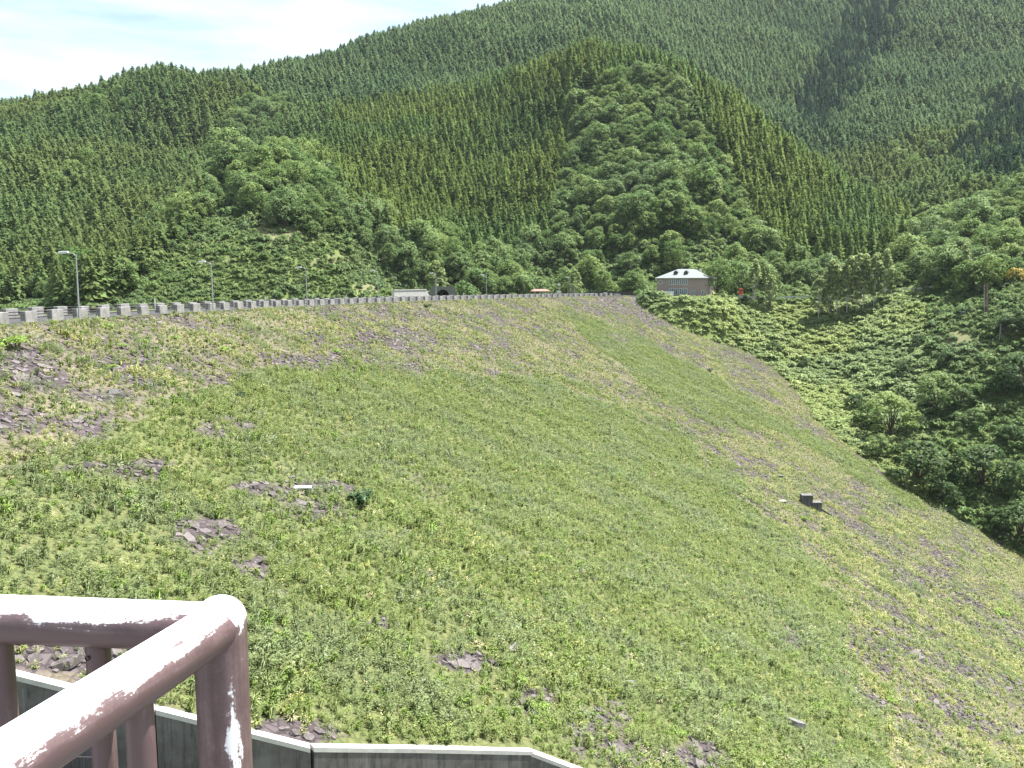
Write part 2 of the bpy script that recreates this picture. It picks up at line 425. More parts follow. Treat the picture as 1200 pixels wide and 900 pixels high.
def broad_meshes(name, H, R, mat, seed, puffs=18, per=80, leaf=0.5, low=0.25, flat=0.6, bark=None, trunk_r=0.2):
    """crown of leaf clumps carried on limbs; uneven outline with gaps between clumps"""
    r = np.random.default_rng(seed)
    parts = []; limbs = []; soft = []
    th0 = r.random() * 6.28
    for k in range(puffs):
        f = (k + 0.5) / puffs
        zz = low + (1 - low) * f ** 0.8
        ring = math.sin(math.pi * min(1, 0.12 + 0.95 * (1 - (zz - low) / (1 - low)) ** 0.75) * 0.52)
        th = th0 + k * 2.39996 + 0.5 * r.normal()
        rr = R * ring * (0.55 + 0.5 * r.random())
        c = np.array([math.cos(th) * rr, math.sin(th) * rr, zz * H * (0.93 + 0.1 * r.random())])
        pr = R * (0.22 + 0.22 * r.random()) * (0.8 if k > puffs * 0.8 else 1)
        d = unit(r.normal(size=(per, 3))); d[:, 2] = np.where(d[:, 2] < -0.25, -d[:, 2], d[:, 2])
        rad = pr * (0.55 + 0.5 * r.random(per) ** 0.6)[:, None]
        P = c + d * rad * np.array([1.05, 1.05, flat])
        nrm = d * 0.8 + np.array([0, 0, 0.75]) + 0.45 * r.normal(size=d.shape)
        s = leaf * (0.6 + 0.8 * r.random(per))
        parts.append(cards(P, nrm, s, s * 0.72, r)); soft.append(d + unit(c - np.array([0, 0, H * 0.4])) * 0.5 + np.array([0, 0, 0.30]) + 0.22 * r.normal(size=d.shape))
        if k % 2 == 0: limbs.append(tube([(0, 0, H * low * (0.5 + 0.5 * f)), c * np.array([0.5, 0.5, 0.8]), c], [trunk_r * 0.5, trunk_r * 0.3, 0.02], 5))
    V, F = join(parts)
    top = H * 0.8
    tr = [tube([(0, 0, -1.2), (0.05 * R, 0, H * 0.3), (-0.03 * R, 0.02 * R, top)], [trunk_r, trunk_r * 0.8, trunk_r * 0.2], 7)] + limbs
    TV, TF = join(tr)
    return to_mesh(name + '_crown', V, F, mats=[mat], soft=np.concatenate(soft)), to_mesh(name + '_trunk', TV, TF, mats=[bark or M['bark']], smooth=True)

def bush_mesh(name, R, H, mat, seed, n=320, leaf=0.35, lumps=7):
    r = np.random.default_rng(seed)
    parts = []; soft = []
    for k in range(lumps):
        th = k * 2.4 + r.random(); rr = R * 0.62 * math.sqrt((k + 0.3) / lumps)
        pr = R * (0.28 + 0.26 * r.random()); c = np.array([math.cos(th) * rr, math.sin(th) * rr, H * (0.22 + 0.6 * r.random() * (1 - rr / R / 1.2))])
        m_ = n // lumps
        d = unit(r.normal(size=(m_, 3))); d[:, 2] = np.abs(d[:, 2]) * 1.0 - 0.15
        P = c + d * (pr * (0.6 + 0.45 * r.random(m_)))[:, None] * np.array([1, 1, H / R * 0.8])
        s = leaf * (0.6 + 0.8 * r.random(m_))
        parts.append(cards(P, d * 0.7 + np.array([0, 0, 0.7]) + 0.5 * r.normal(size=d.shape), s, s * 0.7, r)); soft.append(d + np.array([0, 0, 0.8]) + 0.35 * r.normal(size=d.shape))
    return to_mesh(name, *join(parts), mats=[mat], soft=np.concatenate(soft))

def weed_mesh(name, R, H, mat, seed, stems=11, leaves=9, leaf=0.13, extra=None):
    """bunch of leafy stems"""
    r = np.random.default_rng(seed)
    parts = []; mi = []; soft = []
    for k in range(stems):
        th = r.random() * 6.28; lean = R * (0.25 + 0.75 * r.random()); h = H * (0.6 + 0.4 * r.random())
        t = (0.15 + 0.85 * np.sort(r.random(leaves)))[:, None]
        base = np.array([math.cos(th) * lean * 0.35, math.sin(th) * lean * 0.35, -0.05]); top = np.array([math.cos(th) * lean, math.sin(th) * lean, h])
        P = base + (top - base) * t
        ax = r.normal(size=P.shape); ax[:, 2] = 0.15 + 0.3 * r.normal(size=len(P)); ax = unit(ax)
        s = leaf * (1.25 - 0.6 * t[:, 0]) * (0.7 + 0.6 * r.random(leaves))
        P = P + ax * (s * 0.45)[:, None]
        nn = np.cross(ax, r.normal(size=P.shape)); nn = unit(nn); nn[:, 2] = np.abs(nn[:, 2]) + 0.5
        parts.append(cards(P, nn, s, s * 0.36, r, ax)); mi += [0] * leaves; soft.append(np.array([math.cos(th), math.sin(th), 0]) * .45 + np.array([0, 0, 1.0]) + 0.4 * r.normal(size=P.shape))
        if extra is not None and k % 3 == 0:
            q = top + np.array([0, 0, 0.03]) + 0.03 * r.normal(size=(4, 3))
            parts.append(cards(q, r.normal(size=(4, 3)) + np.array([0, 0, 1.0]), 0.055, 0.05, r)); mi += [1] * 4; soft.append(np.tile([0, 0, 1.0], (4, 1)))
    V, F = join(parts)
    return to_mesh(name, V, F, mats=[mat] + ([extra] if extra else []), mat_idx=mi, soft=np.concatenate(soft))

def tuft_mesh(name, R, H, mat, seed, blades=34, w=0.022):
    """grass tuft: arching blades"""
    r = np.random.default_rng(seed); V = []; F = []; soft = []
    for k in range(blades):
        th = r.random() * 6.28; out = R * (0.3 + 0.7 * r.random()); h = H * (0.55 + 0.45 * r.random())
        d = np.array([math.cos(th), math.sin(th), 0]); sd = np.array([-d[1], d[0], 0]) * w
        p0 = d * out * 0.12; p1 = d * out * 0.5 + np.array([0, 0, h * 0.75]); p2 = d * out + np.array([0, 0, h * (0.55 + 0.45 * r.random())])
        o = len(V); V += [p0 - sd, p0 + sd, p1 + sd, p1 - sd, p2 + sd * 0.1, p2 - sd * 0.1]
        F += [(o, o + 1, o + 2, o + 3), (o + 3, o + 2, o + 4, o + 5)]; soft += [d * .5 + np.array([0, 0, .9])] * 2
    return to_mesh(name, np.array(V), np.array(F), mats=[mat], soft=np.array(soft))

def slab_mesh(name, mat, seed, rx=0.36, ry=0.26, t=0.11):
    r = np.random.default_rng(seed); k = 7
    th = np.linspace(0, 6.283, k, endpoint=False) + 0.25 * r.normal(size=k)
    rad = 0.75 + 0.4 * r.random(k)
    low = np.stack([np.cos(th) * rad * rx, np.sin(th) * rad * ry, np.full(k, -t)], 1)
    up = low * np.array([0.93, 0.93, 0]) + np.array([0, 0, 1.0]) * (t * (0.85 + 0.25 * r.random(k)))[:, None]
    ctr = np.array([[0.05 * r.normal(), 0.05 * r.normal(), t * (0.98 + 0.1 * r.random())]])
    V = np.concatenate([low, up, ctr]); i = np.arange(k); j = (i + 1) % k
    F4 = np.stack([i, j, j + k, i + k], 1); F3 = np.stack([i + k, j + k, np.full(k, 2 * k)], 1)
    return to_mesh(name, V, F4, F3, mats=[mat])

# ------------------------------------------------------------------ scene bookkeeping
def thing(name, label, cat, loc=(0, 0, 0), rz=0.0, group=None):
    o = bpy.data.objects.new(name, None); COL.objects.link(o)
    o.empty_display_size = 0.2
    o.location = [float(q) for q in loc]; o.rotation_euler = (0, 0, float(rz))
    o["label"] = label; o["category"] = cat
    if group: o["group"] = group
    return o
def part(name, me, parent=None, loc=None, rot=None, kind=None, label=None):
    o = bpy.data.objects.new(name, me); COL.objects.link(o)
    if parent is not None: o.parent = parent
    if loc is not None: o.location = [float(q) for q in loc]
    if rot is not None: o.rotation_euler = [float(q) for q in rot]
    if kind: o["kind"] = kind
    if label: o["label"] = label
    return o
PROTO = {}
def proto_set(key, meshes):
    c = bpy.data.collections.new(key + "_models")
    for i, me in enumerate(meshes):
        c.objects.link(bpy.data.objects.new("%s_%02d" % (key, i), me))
    PROTO[key] = c
def scatter(name, key, P, rot, scl, idx, label=None, parent=None):
    """one stuff object: plants of the set standing on the points"""
    me = bpy.data.meshes.new(name)
    me.vertices.add(len(P)); me.vertices.foreach_set("co", np.asarray(P, np.float32).ravel())
    a = me.attributes.new("rot", 'FLOAT_VECTOR', 'POINT'); a.data.foreach_set("vector", np.asarray(rot, np.float32).ravel())
    a = me.attributes.new("scl", 'FLOAT_VECTOR', 'POINT'); a.data.foreach_set("vector", np.asarray(scl, np.float32).ravel())
    a = me.attributes.new("pick", 'INT', 'POINT'); a.data.foreach_set("value", np.asarray(idx, np.int32))
    me.update()
    o = part(name, me, parent, kind="stuff", label=label)
    ng = bpy.data.node_groups.new(name + "_scatter", 'GeometryNodeTree')
    ng.interface.new_socket("Geometry", in_out='INPUT', socket_type='NodeSocketGeometry')
    ng.interface.new_socket("Geometry", in_out='OUTPUT', socket_type='NodeSocketGeometry')
    gi = ng.nodes.new("NodeGroupInput"); go = ng.nodes.new("NodeGroupOutput")
    mp = ng.nodes.new("GeometryNodeMeshToPoints")
    ip = ng.nodes.new("GeometryNodeInstanceOnPoints"); ip.inputs["Pick Instance"].default_value = True
    ci = ng.nodes.new("GeometryNodeCollectionInfo"); ci.inputs["Collection"].default_value = PROTO[key]
    ci.inputs["Separate Children"].default_value = True; ci.inputs["Reset Children"].default_value = True
    def na(nm, t):
        n = ng.nodes.new("GeometryNodeInputNamedAttribute"); n.data_type = t; n.inputs["Name"].default_value = nm
        return n.outputs["Attribute"]
    ng.links.new(gi.outputs[0], mp.inputs["Mesh"]); ng.links.new(mp.outputs[0], ip.inputs["Points"])
    ng.links.new(ci.outputs[0], ip.inputs["Instance"]); ng.links.new(na("pick", 'INT'), ip.inputs["Instance Index"])
    er = ng.nodes.new("FunctionNodeEulerToRotation"); ng.links.new(na("rot", 'FLOAT_VECTOR'), er.inputs[0])
    ng.links.new(er.outputs[0], ip.inputs["Rotation"]); ng.links.new(na("scl", 'FLOAT_VECTOR'), ip.inputs["Scale"])
    ng.links.new(ip.outputs[0], go.inputs[0])
    md = o.modifiers.new("scatter", 'NODES'); md.node_group = ng
    return o
def inpoly(u, v, poly):
    u = np.asarray(u, float); v = np.asarray(v, float); c = np.zeros(u.shape, bool); n = len(poly)
    for i in range(n):
        x1, y1 = poly[i]; x2, y2 = poly[(i + 1) % n]
        if y1 == y2: continue
        c ^= ((y1 > v) != (y2 > v)) & (u < (x2 - x1) * (v - y1) / (y2 - y1) + x1)
    return c

# ------------------------------------------------------------------ which parts of the hills carry what
CREST_PX = np.array([project(*[float(q) for q in (x, y, CREST_Z + 0.9)])[:2] + (y,) for x, y in zip(_cx[80:], _cy[80:])], dtype=float)
_o = np.argsort(CREST_PX[:, 0]); CREST_PX = CREST_PX[_o]
def behind_crest(u, v, D):
    return (D > np.interp(u, CREST_PX[:, 0], CREST_PX[:, 2])) & (v > np.interp(u, CREST_PX[:, 0], CREST_PX[:, 1])) & (u < 765)
def seen(x, y, z, slack=0.0):
    """is the point in sight of the viewpoint over the hills and their woods"""
    ok = np.ones(len(x), bool)
    for t in np.linspace(0.12, 0.985, 60):
        gx, gy = x * t, y * t
        cover = np.where(gy > 330, 6.0, 0.5)
        ok &= ground_z(gx, gy) + cover * (t < 0.96) < z * t + slack + 0.3
    return ok
BROAD = [[(700, 84), (752, 80), (804, 104), (846, 170), (880, 240), (912, 292), (1000, 300), (1090, 290), (1090, 350), (820, 350), (500, 350), (478, 290), (515, 262), (545, 285), (600, 285), (640, 265), (656, 190), (676, 110)],
         [(80, 352), (150, 300), (215, 240), (240, 190), (272, 168), (345, 160), (372, 190), (420, 232), (468, 262), (500, 330), (500, 352)]]
FOOT = [(590, 350), (600, 312), (640, 285), (700, 268), (800, 264), (850, 290), (900, 335), (900, 350)]
OPEN = [(95, 352), (170, 300), (235, 245), (262, 215), (330, 246), (400, 262), (440, 285), (480, 325), (505, 352)]
LARCH = [[(655, 26), (765, 26), (835, 58), (840, 115), (800, 104), (752, 80), (700, 86), (655, 85)], [(345, 165), (420, 110), (560, 72), (680, 40), (690, 70), (655, 195), (640, 262), (600, 290), (540, 290), (480, 268), (420, 230)],
         [(740, 40), (800, 55), (900, 135), (1000, 205), (1075, 250), (1050, 300), (910, 300), (880, 245), (845, 170), (815, 95), (760, 60)]]
CEDAR = [[(925, 120), (965, 50), (1000, -10), (1065, -20), (1045, 50), (1010, 75), (990, 130), (960, 160)], [(1095, 175), (1140, 135), (1170, 110), (1215, 85), (1215, 200), (1130, 215)]]
def wood_kind(u, v, D):
    """0 conifer, 1 larch, 2 broadleaf, 3 cedar, 4 open scrub, 5 clear ground"""
    k = np.zeros(len(u), int); u = u + 34 * fbm(u / 45, v / 45, 4); v = v + 22 * fbm(u / 40 + 9, v / 40, 4)
    for p in LARCH: k[inpoly(u, v, p) & (D < 640)] = 1
    e1 = 70 * fbm(u / 7 + 3, v / 7, 2); e2 = 50 * fbm(u / 7, v / 7 + 5, 2)
    for p in CEDAR: k[inpoly(u + e1, v + e2, p) & (fbm(u / 5 + 40, v / 5, 2) < .16)] = 3
    for p in BROAD: k[inpoly(u, v, p) & (D < 540)] = 2
    k[(u > 1060) & (v > 175) & (D < 385)] = 2
    k[(D > 380) & (D < 520) & (u > 1045) & (v > 250)] = 2
    k[inpoly(u, v, OPEN) & (D < 372)] = 4
    k[inpoly(u, v, FOOT) & (D < 425) & (fbm(u / 16, v / 12, 3) < .10)] = 4
    k[(D < 345) & (v > 325) & (u < 1040)] = 4
    k[(D < 320) & (u > 765) & (u <= 1075)] = 5
    k[(D < 280) & (u > 1040)] = 5
    k[(D < 305) & (u > 1040) & (v > 322)] = 5
    return k

# ------------------------------------------------------------------ models of the plants
LARCHES = [conifer_meshes('larch', 12 + i, 3.2 + 0.2 * i, M['larch'], 20 + i, 19, 11, 0.22, 0.05, 0.72) for i in range(4)]
CONIFERS = [conifer_meshes('conifer', 11.5 + i, 3.2 + 0.25 * i, M['conifer'], 40 + i, 18, 11, 0.18, 0.06, 0.58, 1.6) for i in range(4)]
CEDARS = [conifer_meshes('cedar', 12.5 + i, 2.9, M['cedar'], 60 + i, 24, 8, 0.45, 0.05, 0.8) for i in range(2)]
BROADS = [broad_meshes('broadleaf', 8.0 + 1.0 * i, 4.3 + 0.45 * i, M['broad'], 80 + i, 25 + i, 72, 0.62, 0.12, 0.95) for i in range(4)]
PALES = [conifer_meshes('pale_conifer', 12 + i, 3.4 + 0.25 * i, M['pale_conifer'], 160 + i, 18, 11, 0.18, 0.06, 0.58, 1.6) for i in range(3)]
BIRCHES = [broad_meshes('birch', 14.5 + i, 3.0, M['birch'], 110 + i, 30, 110, 0.58, 0.22, 1.0, M['white_bark'], 0.12) for i in range(3)]
BUSHES = [bush_mesh('shrub_leaf_mass', 1.4, 1.8, M['bush'], 130 + i, 330, 0.34) for i in range(3)]
CREEPS = [bush_mesh('creeper_leaf_mass', 1.5, 1.35, M['creeper'], 140 + i, 300, 0.38, 7) for i in range(3)]
def both(pair):
    """trunk and crown in one model, for the far mass of trees"""
    a, b = pair
    def arr(me):
        V = np.empty(len(me.vertices) * 3, np.float32); me.vertices.foreach_get("co", V)
        F = np.empty(len(me.polygons) * 4, np.int32); me.loops.foreach_get("vertex_index", F)
        return V.reshape(-1, 3), F.reshape(-1, 4)
    (va, fa), (vb, fb) = arr(a), arr(b)
    V, F = join([(va, fa), (vb, fb)])
    return to_mesh(a.name + '_tree', V, F, mats=[a.materials[0], b.materials[0]], mat_idx=[0] * len(fa) + [1] * len(fb))
proto_set('larch', [both(p) for p in LARCHES])
proto_set('conifer', [both(p) for p in CONIFERS])
proto_set('pale', [both(p) for p in PALES])
proto_set('cedar', [both(p) for p in CEDARS])
proto_set('broad', [both(p) for p in BROADS])
proto_set('bush', BUSHES)
proto_set('creeper', CREEPS)

# ------------------------------------------------------------------ hillside sheet
def grid_mesh(name, X, Y, Z, mats, keep=None, attrs=None, smooth=True):
    h, w = X.shape; idx = np.arange(h * w).reshape(h, w)
    F = np.stack([idx[:-1, :-1], idx[:-1, 1:], idx[1:, 1:], idx[1:, :-1]], -1).reshape(-1, 4)
    if keep is not None: F = F[keep.ravel()[F].any(1)]
    V = np.stack([X, Y, Z], -1).reshape(-1, 3)
    used = np.zeros(len(V), bool); used[F.ravel()] = True
    remap = np.cumsum(used) - 1
    me = to_mesh(name, V[used], remap[F], mats=mats, smooth=smooth)
    for k, a in (attrs or {}).items():
        at_ = me.attributes.new(k, 'FLOAT', 'POINT'); at_.data.foreach_set("value", a.ravel()[used].astype(np.float32))
    return me
_u, _v, _f = project(_gx.ravel(), _gy.ravel(), GZ.ravel() + 2)
def blobs(u, v, lst):
    o = np.zeros(np.shape(u))
    for bu, bv, ru, rv, s in lst: o = np.maximum(o, s * np.clip(1.5 - np.hypot((u - bu) / ru, (v - bv) / rv), 0, 1))
    return o
DRYSPOTS = [(335, 268, 40, 9, .8), (300, 252, 22, 8, .7), (392, 300, 30, 6, .7), (430, 334, 22, 7, .8), (250, 300, 30, 6, .5), (1125, 392, 16, 12, .8), (1165, 440, 12, 6, .6), (1185, 505, 14, 8, .9), (980, 450, 30, 10, .4), (795, 392, 7, 14, 0.7), (150, 142, 10, 3, 1)]
dry = blobs(_u, _v, DRYSPOTS) * ((_gy.ravel() < 380) | ((_u < 200) & (_v < 150)))
wk = wood_kind(_u, _v, _gy.ravel())
scrub = ((wk >= 4)).astype(float)
m, nt, out = new_mat('hillside_ground'); M['ground'] = m
p = N(nt, "ShaderNodeBsdfPrincipled"); p.inputs["Roughness"].default_value = 0.95; p.inputs["Specular IOR Level"].default_value = 0.1
tc = N(nt, "ShaderNodeTexCoord")
n1 = noise(nt, 0.35, 6, 0.7, tc.outputs["Object"]); n2 = noise(nt, 2.2, 4, 0.7, tc.outputs["Object"])
floor = mixc(nt, mrange(nt, n1, .35, .65, 0, 1), (0.022, 0.036, 0.014), (0.045, 0.06, 0.022))
grass = mixc(nt, mrange(nt, n1, .35, .65, 0, 1), (0.085, 0.120, 0.036), (0.14, 0.165, 0.055))
soil = mixc(nt, mrange(nt, n2, .35, .65, 0, 1), (0.15, 0.125, 0.09), (0.22, 0.18, 0.125))
a1 = N(nt, "ShaderNodeAttribute"); a1.attribute_name = "scrub"
a2 = N(nt, "ShaderNodeAttribute"); a2.attribute_name = "dry"
c = mixc(nt, a1.outputs["Fac"], floor, grass)
mm = N(nt, "ShaderNodeMath", operation='MULTIPLY'); lk(nt, a2.outputs["Fac"], mm.inputs[0]); lk(nt, mrange(nt, n1, .35, .6, 0.2, 1), mm.inputs[1])
c = mixc(nt, mm.outputs[0], c, soil)
lk(nt, c, p.inputs["Base Color"]); lk(nt, p.outputs[0], out.inputs["Surface"])
hill = part('hillside', grid_mesh('hillside', _gx, _gy, GZ, [m], attrs={'scrub': scrub, 'dry': dry}), kind='structure')

# ------------------------------------------------------------------ woods: points on a jittered grid
def jitter_grid(x0, x1, y0, y1, step):
    X, Y = np.meshgrid(np.arange(x0, x1, step), np.arange(y0, y1, step))
    X = X + rng.uniform(-.42, .42, X.shape) * step; Y = Y + rng.uniform(-.42, .42, Y.shape) * step
    return X.ravel(), Y.ravel()
def candidates(step, y0, y1, zadd, x0=-900, x1=1100, margin=0.0):
    X, Y = jitter_grid(x0, x1, y0, y1, step)
    k = np.abs(X) < 0.95 * Y + 30
    X, Y = X[k], Y[k]; Z = ground_z(X, Y)
    u, v, f = project(X, Y, Z + zadd)
    k = (u > -260) & (u < 1430) & (v > -90) & (v < 780) & ~behind_crest(u, v, Y)
    X, Y, Z, u, v = X[k], Y[k], Z[k], u[k], v[k]
    k = seen(X, Y, Z + zadd, 4.0)
    return X[k], Y[k], Z[k], u[k], v[k]

trees = {'pale': [], 'conifer': [], 'larch': [], 'broad': [], 'cedar': []}
X, Y, Z, u, v = candidates(4.7, 262, 640, 11)
k = wood_kind(u, v, Y)
for nm, q in (('conifer', 0), ('larch', 1), ('cedar', 3)):
    s = k == q; trees[nm].append(np.stack([X[s], Y[s], Z[s]], 1))
X, Y, Z, u, v = candidates(5.6, 640, 1450, 11)
k = wood_kind(u, v, Y); s = (k == 0); trees['pale'].append(np.stack([X[s], Y[s], Z[s]], 1))
s = (k == 3); trees['cedar'].append(np.stack([X[s], Y[s], Z[s]], 1))
X, Y, Z, u, v = candidates(4.5, 250, 560, 7)
k = wood_kind(u, v, Y); s = (k == 2) & (fbm(X / 14, Y / 14, 3) + .15 * rng.normal(size=len(X)) > -.10); trees['broad'].append(np.stack([X[s], Y[s], Z[s]], 1))
# broadleaf trees strewn among the far conifers
for nm in trees: trees[nm] = np.concatenate(trees[nm]) if trees[nm] else np.zeros((0, 3))
c = trees['conifer']; f = fbm(c[:, 0] / 60, c[:, 1] / 60, 3) + 0.10 * rng.normal(size=len(c))
s = f > 0.17; trees['broad'] = np.concatenate([trees['broad'], c[s]]); trees['conifer'] = c[~s]

# keep the road, the house and the tunnel mouth clear
TUNNEL = at(523, 346, 345)
def clear(P):
    return (np.hypot(P[:, 0] - HOUSE[0], P[:, 1] - HOUSE[1]) > 22) & (np.hypot(P[:, 0] - TUNNEL[0], P[:, 1] - TUNNEL[1]) > 10) & ~((P[:, 1] < 343) & (np.abs(P[:, 0] / P[:, 1] - .348) < .034))
for nm in trees: trees[nm] = trees[nm][clear(trees[nm])]

H0 = {'conifer': 12, 'larch': 13, 'broad': 9.5, 'cedar': 12, 'pale': 12}
info = {}
for nm, P in trees.items():
    n = len(P); sc = np.clip(rng.normal(1.05, 0.24 if nm == 'broad' else 0.10, n), 0.5, 1.7) * (np.where(rng.random(n) < .08, 1.15, .84) if nm == 'broad' else 1.0)
    big = np.clip(1 + 0.22 * fbm(P[:, 0] / 35, P[:, 1] / 35, 2) * 2, 0.7, 1.35)
    sc = sc * big
    info[nm] = dict(P=P, s=sc, rz=rng.random(n) * 6.283, pick=rng.integers(0, len(PROTO[nm].objects), n), tint=rng.random(n))
    u, v, f = project(P[:, 0], P[:, 1], P[:, 2] + 0.75 * H0[nm] * sc)
    info[nm]['u'], info[nm]['v'] = u, v; info[nm]['own'] = np.zeros(n, bool)
    info[nm]['big'] = H0[nm] * sc / P[:, 1] * ((u > 5) & (u < 1195) & (v > 5)) * seen(P[:, 0], P[:, 1], P[:, 2] + 0.8 * H0[nm] * sc, 1.0)

LAMP_U = [93, 250, 360, 443, 511, 570, 668]
MARKS = [(12, 'the left end of the crest wall'), (50, 'the wall left of the first lamp'), (135, 'the wall right of the first lamp'), (114, 'the wall just past the first lamp'), (158, 'the wall before the first white marker'), (180, 'the first white marker post'), (215, 'the wall left of the second lamp'), (305, 'the second white marker post'), (403, 'the third white marker post'), (93, 'the first street lamp'), (250, 'the second street lamp'), (360, 'the third street lamp'), (443, 'the fourth street lamp'),
         (485, 'the pale concrete wall'), (530, 'the tunnel mouth'), (570, 'the sixth street lamp'), (633, 'the red roofed shelter'), (700, 'the white road cabinets'),
         (798, 'the brick house'), (880, 'the red vending box'), (930, 'the grey retaining wall'), (1010, 'the birch row'), (1085, 'the road bend'), (1153, 'the rusty red posts')]
ORD = ['first', 'second', 'third', 'fourth', 'fifth', 'sixth', 'seventh', 'eighth', 'ninth', 'tenth', 'eleventh', 'twelfth', 'thirteenth', 'fourteenth', 'fifteenth', 'sixteenth', 'seventeenth', 'eighteenth', 'nineteenth', 'twentieth', 'twenty-first', 'twenty-second', 'twenty-third', 'twenty-fourth', 'twenty-fifth', 'twenty-sixth', 'twenty-seventh', 'twenty-eighth', 'twenty-ninth', 'thirtieth', 'thirty-first', 'thirty-second', 'thirty-third', 'thirty-fourth', 'thirty-fifth', 'thirty-sixth']
def band(v): return 'at slope foot' if v > 315 else 'low down' if v > 280 else 'partway up' if v > 245 else 'halfway up' if v > 200 else 'high up' if v > 150 else 'near the summit' if v > 90 else 'at the ridge'
def place_trees(nms, limit, name, cat, group, words, meshes):
    rows = []
    for nm in nms:
        I = info[nm]; I['own'] = np.zeros(len(I['P']), bool)
        rows += [(I['big'][i], nm, i) for i in range(len(I['P'])) if I['big'][i] > 0]
    rows.sort(reverse=True); rows = rows[:limit]
    cell = {}
    for _, nm, i in rows:
        I = info[nm]; I['own'][i] = True
        mk = min(MARKS, key=lambda q: abs(q[0] - I['u'][i]))[1]
        cell.setdefault((nm, band(I['v'][i]), mk), []).append((I['u'][i], i))
    for (nm, bd, mk), lst in cell.items():
        lst.sort(); I = info[nm]
        for q, (_, i) in enumerate(lst):
            lab = words[nm] + ' ' + bd + ' above ' + mk
            if len(lst) > 1: lab += ', ' + ('leftmost' if q == 0 else 'rightmost' if q == len(lst) - 1 else ORD[min(q, 35)] + ' from left')
            t = thing(name, lab, cat, I['P'][i], I['rz'][i], group)
            t.scale = (float(I['s'][i] * rng.uniform(.9, 1.1)),) * 2 + (float(I['s'][i]),)
            cr, tr = meshes[nm][I['pick'][i] % len(meshes[nm])]
            part('crown', cr, t); part('trunk', tr, t)
place_trees(['larch', 'conifer', 'cedar'], 300, 'conifer_tree', 'conifer', 'conifers on the near slopes',
            {'larch': 'olive larch', 'conifer': 'green conifer', 'cedar': 'dark cedar'}, {'larch': LARCHES, 'conifer': CONIFERS, 'cedar': CEDARS})
place_trees(['broad'], 290, 'broadleaf_tree', 'tree', 'broadleaf trees on the near slopes', {'broad': 'broadleaf tree'}, {'broad': BROADS})
for nm, nice, lab in (('larch', 'larch_forest', 'olive green larch plantation over the central mountain'), ('conifer', 'conifer_forest', 'green conifer forest covering the left slopes'),
                      ('pale', 'far_forest', 'paler hazy conifer forest on the farthest ridges'), ('cedar', 'cedar_forest', 'dark green cedar stand on the far right spur'), ('broad', 'broadleaf_forest', 'broadleaf wood on the front of the central mountain')):
    I = info[nm]; s = ~I['own']; n = int(s.sum())
    if not n: continue
    rot = np.stack([rng.normal(0, .05, n), rng.normal(0, .05, n), I['rz'][s]], 1)
    sx = I['s'][s] * rng.uniform(.88, 1.15, n)
    
    scatter(nice, nm, I['P'][s], rot, np.stack([sx, sx, I['s'][s]], 1), I['pick'][s], lab)

# ------------------------------------------------------------------ scrub and creepers on the open ground
X, Y, Z, u, v = candidates(1.22, 70, 430, 1.2)
k = wood_kind(u, v, Y)
onface = np.zeros(len(X), bool)
q = (Y < 345); fz = np.full(len(X), -999.0); fz[q] = face_z(X[q], Y[q]); sd = dam_sd(X, Y)[1]
onface = (fz > Z) & (sd > -8)
opn = ((k == 4) | (k == 5)) & ~onface & (np.hypot(X - HOUSE[0], Y - HOUSE[1]) > 13)
onroad = (np.abs(Y - np.interp(u, [765, 870, 960, 1060, 1100, 1150, 1210], [325, 328, 331, 327, 312, 296, 281])) < 4.5) & (u > 765) & (k == 5)
opn &= ~onroad
dr = blobs(u, v, DRYSPOTS)
opn &= rng.random(len(X)) > dr * 0.85
s5 = opn & (k == 5) & (u < 1085); s4 = opn & ~s5
for s, key, nice, lab in ((s5, 'creeper', 'creeper_cover', 'bright green creepers and scrub smothering the slope under the house'), (s4, 'bush', 'hillside_scrub', 'low green scrub on the open hillsides')):
    n = int(s.sum()); sc = np.clip(rng.lognormal(-.38, .42, n), .35, 2.0) * np.where(Y[s] > 335, 1.25, 1.0) * np.where(rng.random(n) < .03, 1.5, 1)
    scatter(nice, key, np.stack([X[s], Y[s], Z[s] - 0.15], 1), np.stack([rng.normal(0, .15, n), rng.normal(0, .15, n), rng.random(n) * 6.28], 1),
            np.stack([sc, sc, sc * rng.uniform(.7, 1.3, n)], 1), rng.integers(0, 3, n), lab)
# undergrowth below the broadleaf trees
X, Y, Z, u, v = candidates(4.0, 300, 540, 3)
s = wood_kind(u, v, Y) == 2; n = int(s.sum()); sc = rng.uniform(1.0, 2.0, n)
scatter('undergrowth', 'bush', np.stack([X[s], Y[s], Z[s]], 1), np.stack([0 * sc, 0 * sc, rng.random(n) * 6.28], 1), np.stack([sc, sc, sc * 1.1], 1), rng.integers(0, 3, n), 'leafy undergrowth between the broadleaf trees')
STAT = {nm: (len(info[nm]['P']), int(info[nm]['own'].sum())) for nm in info}
STAT['scrub'] = (int(s5.sum()), int(s4.sum()))

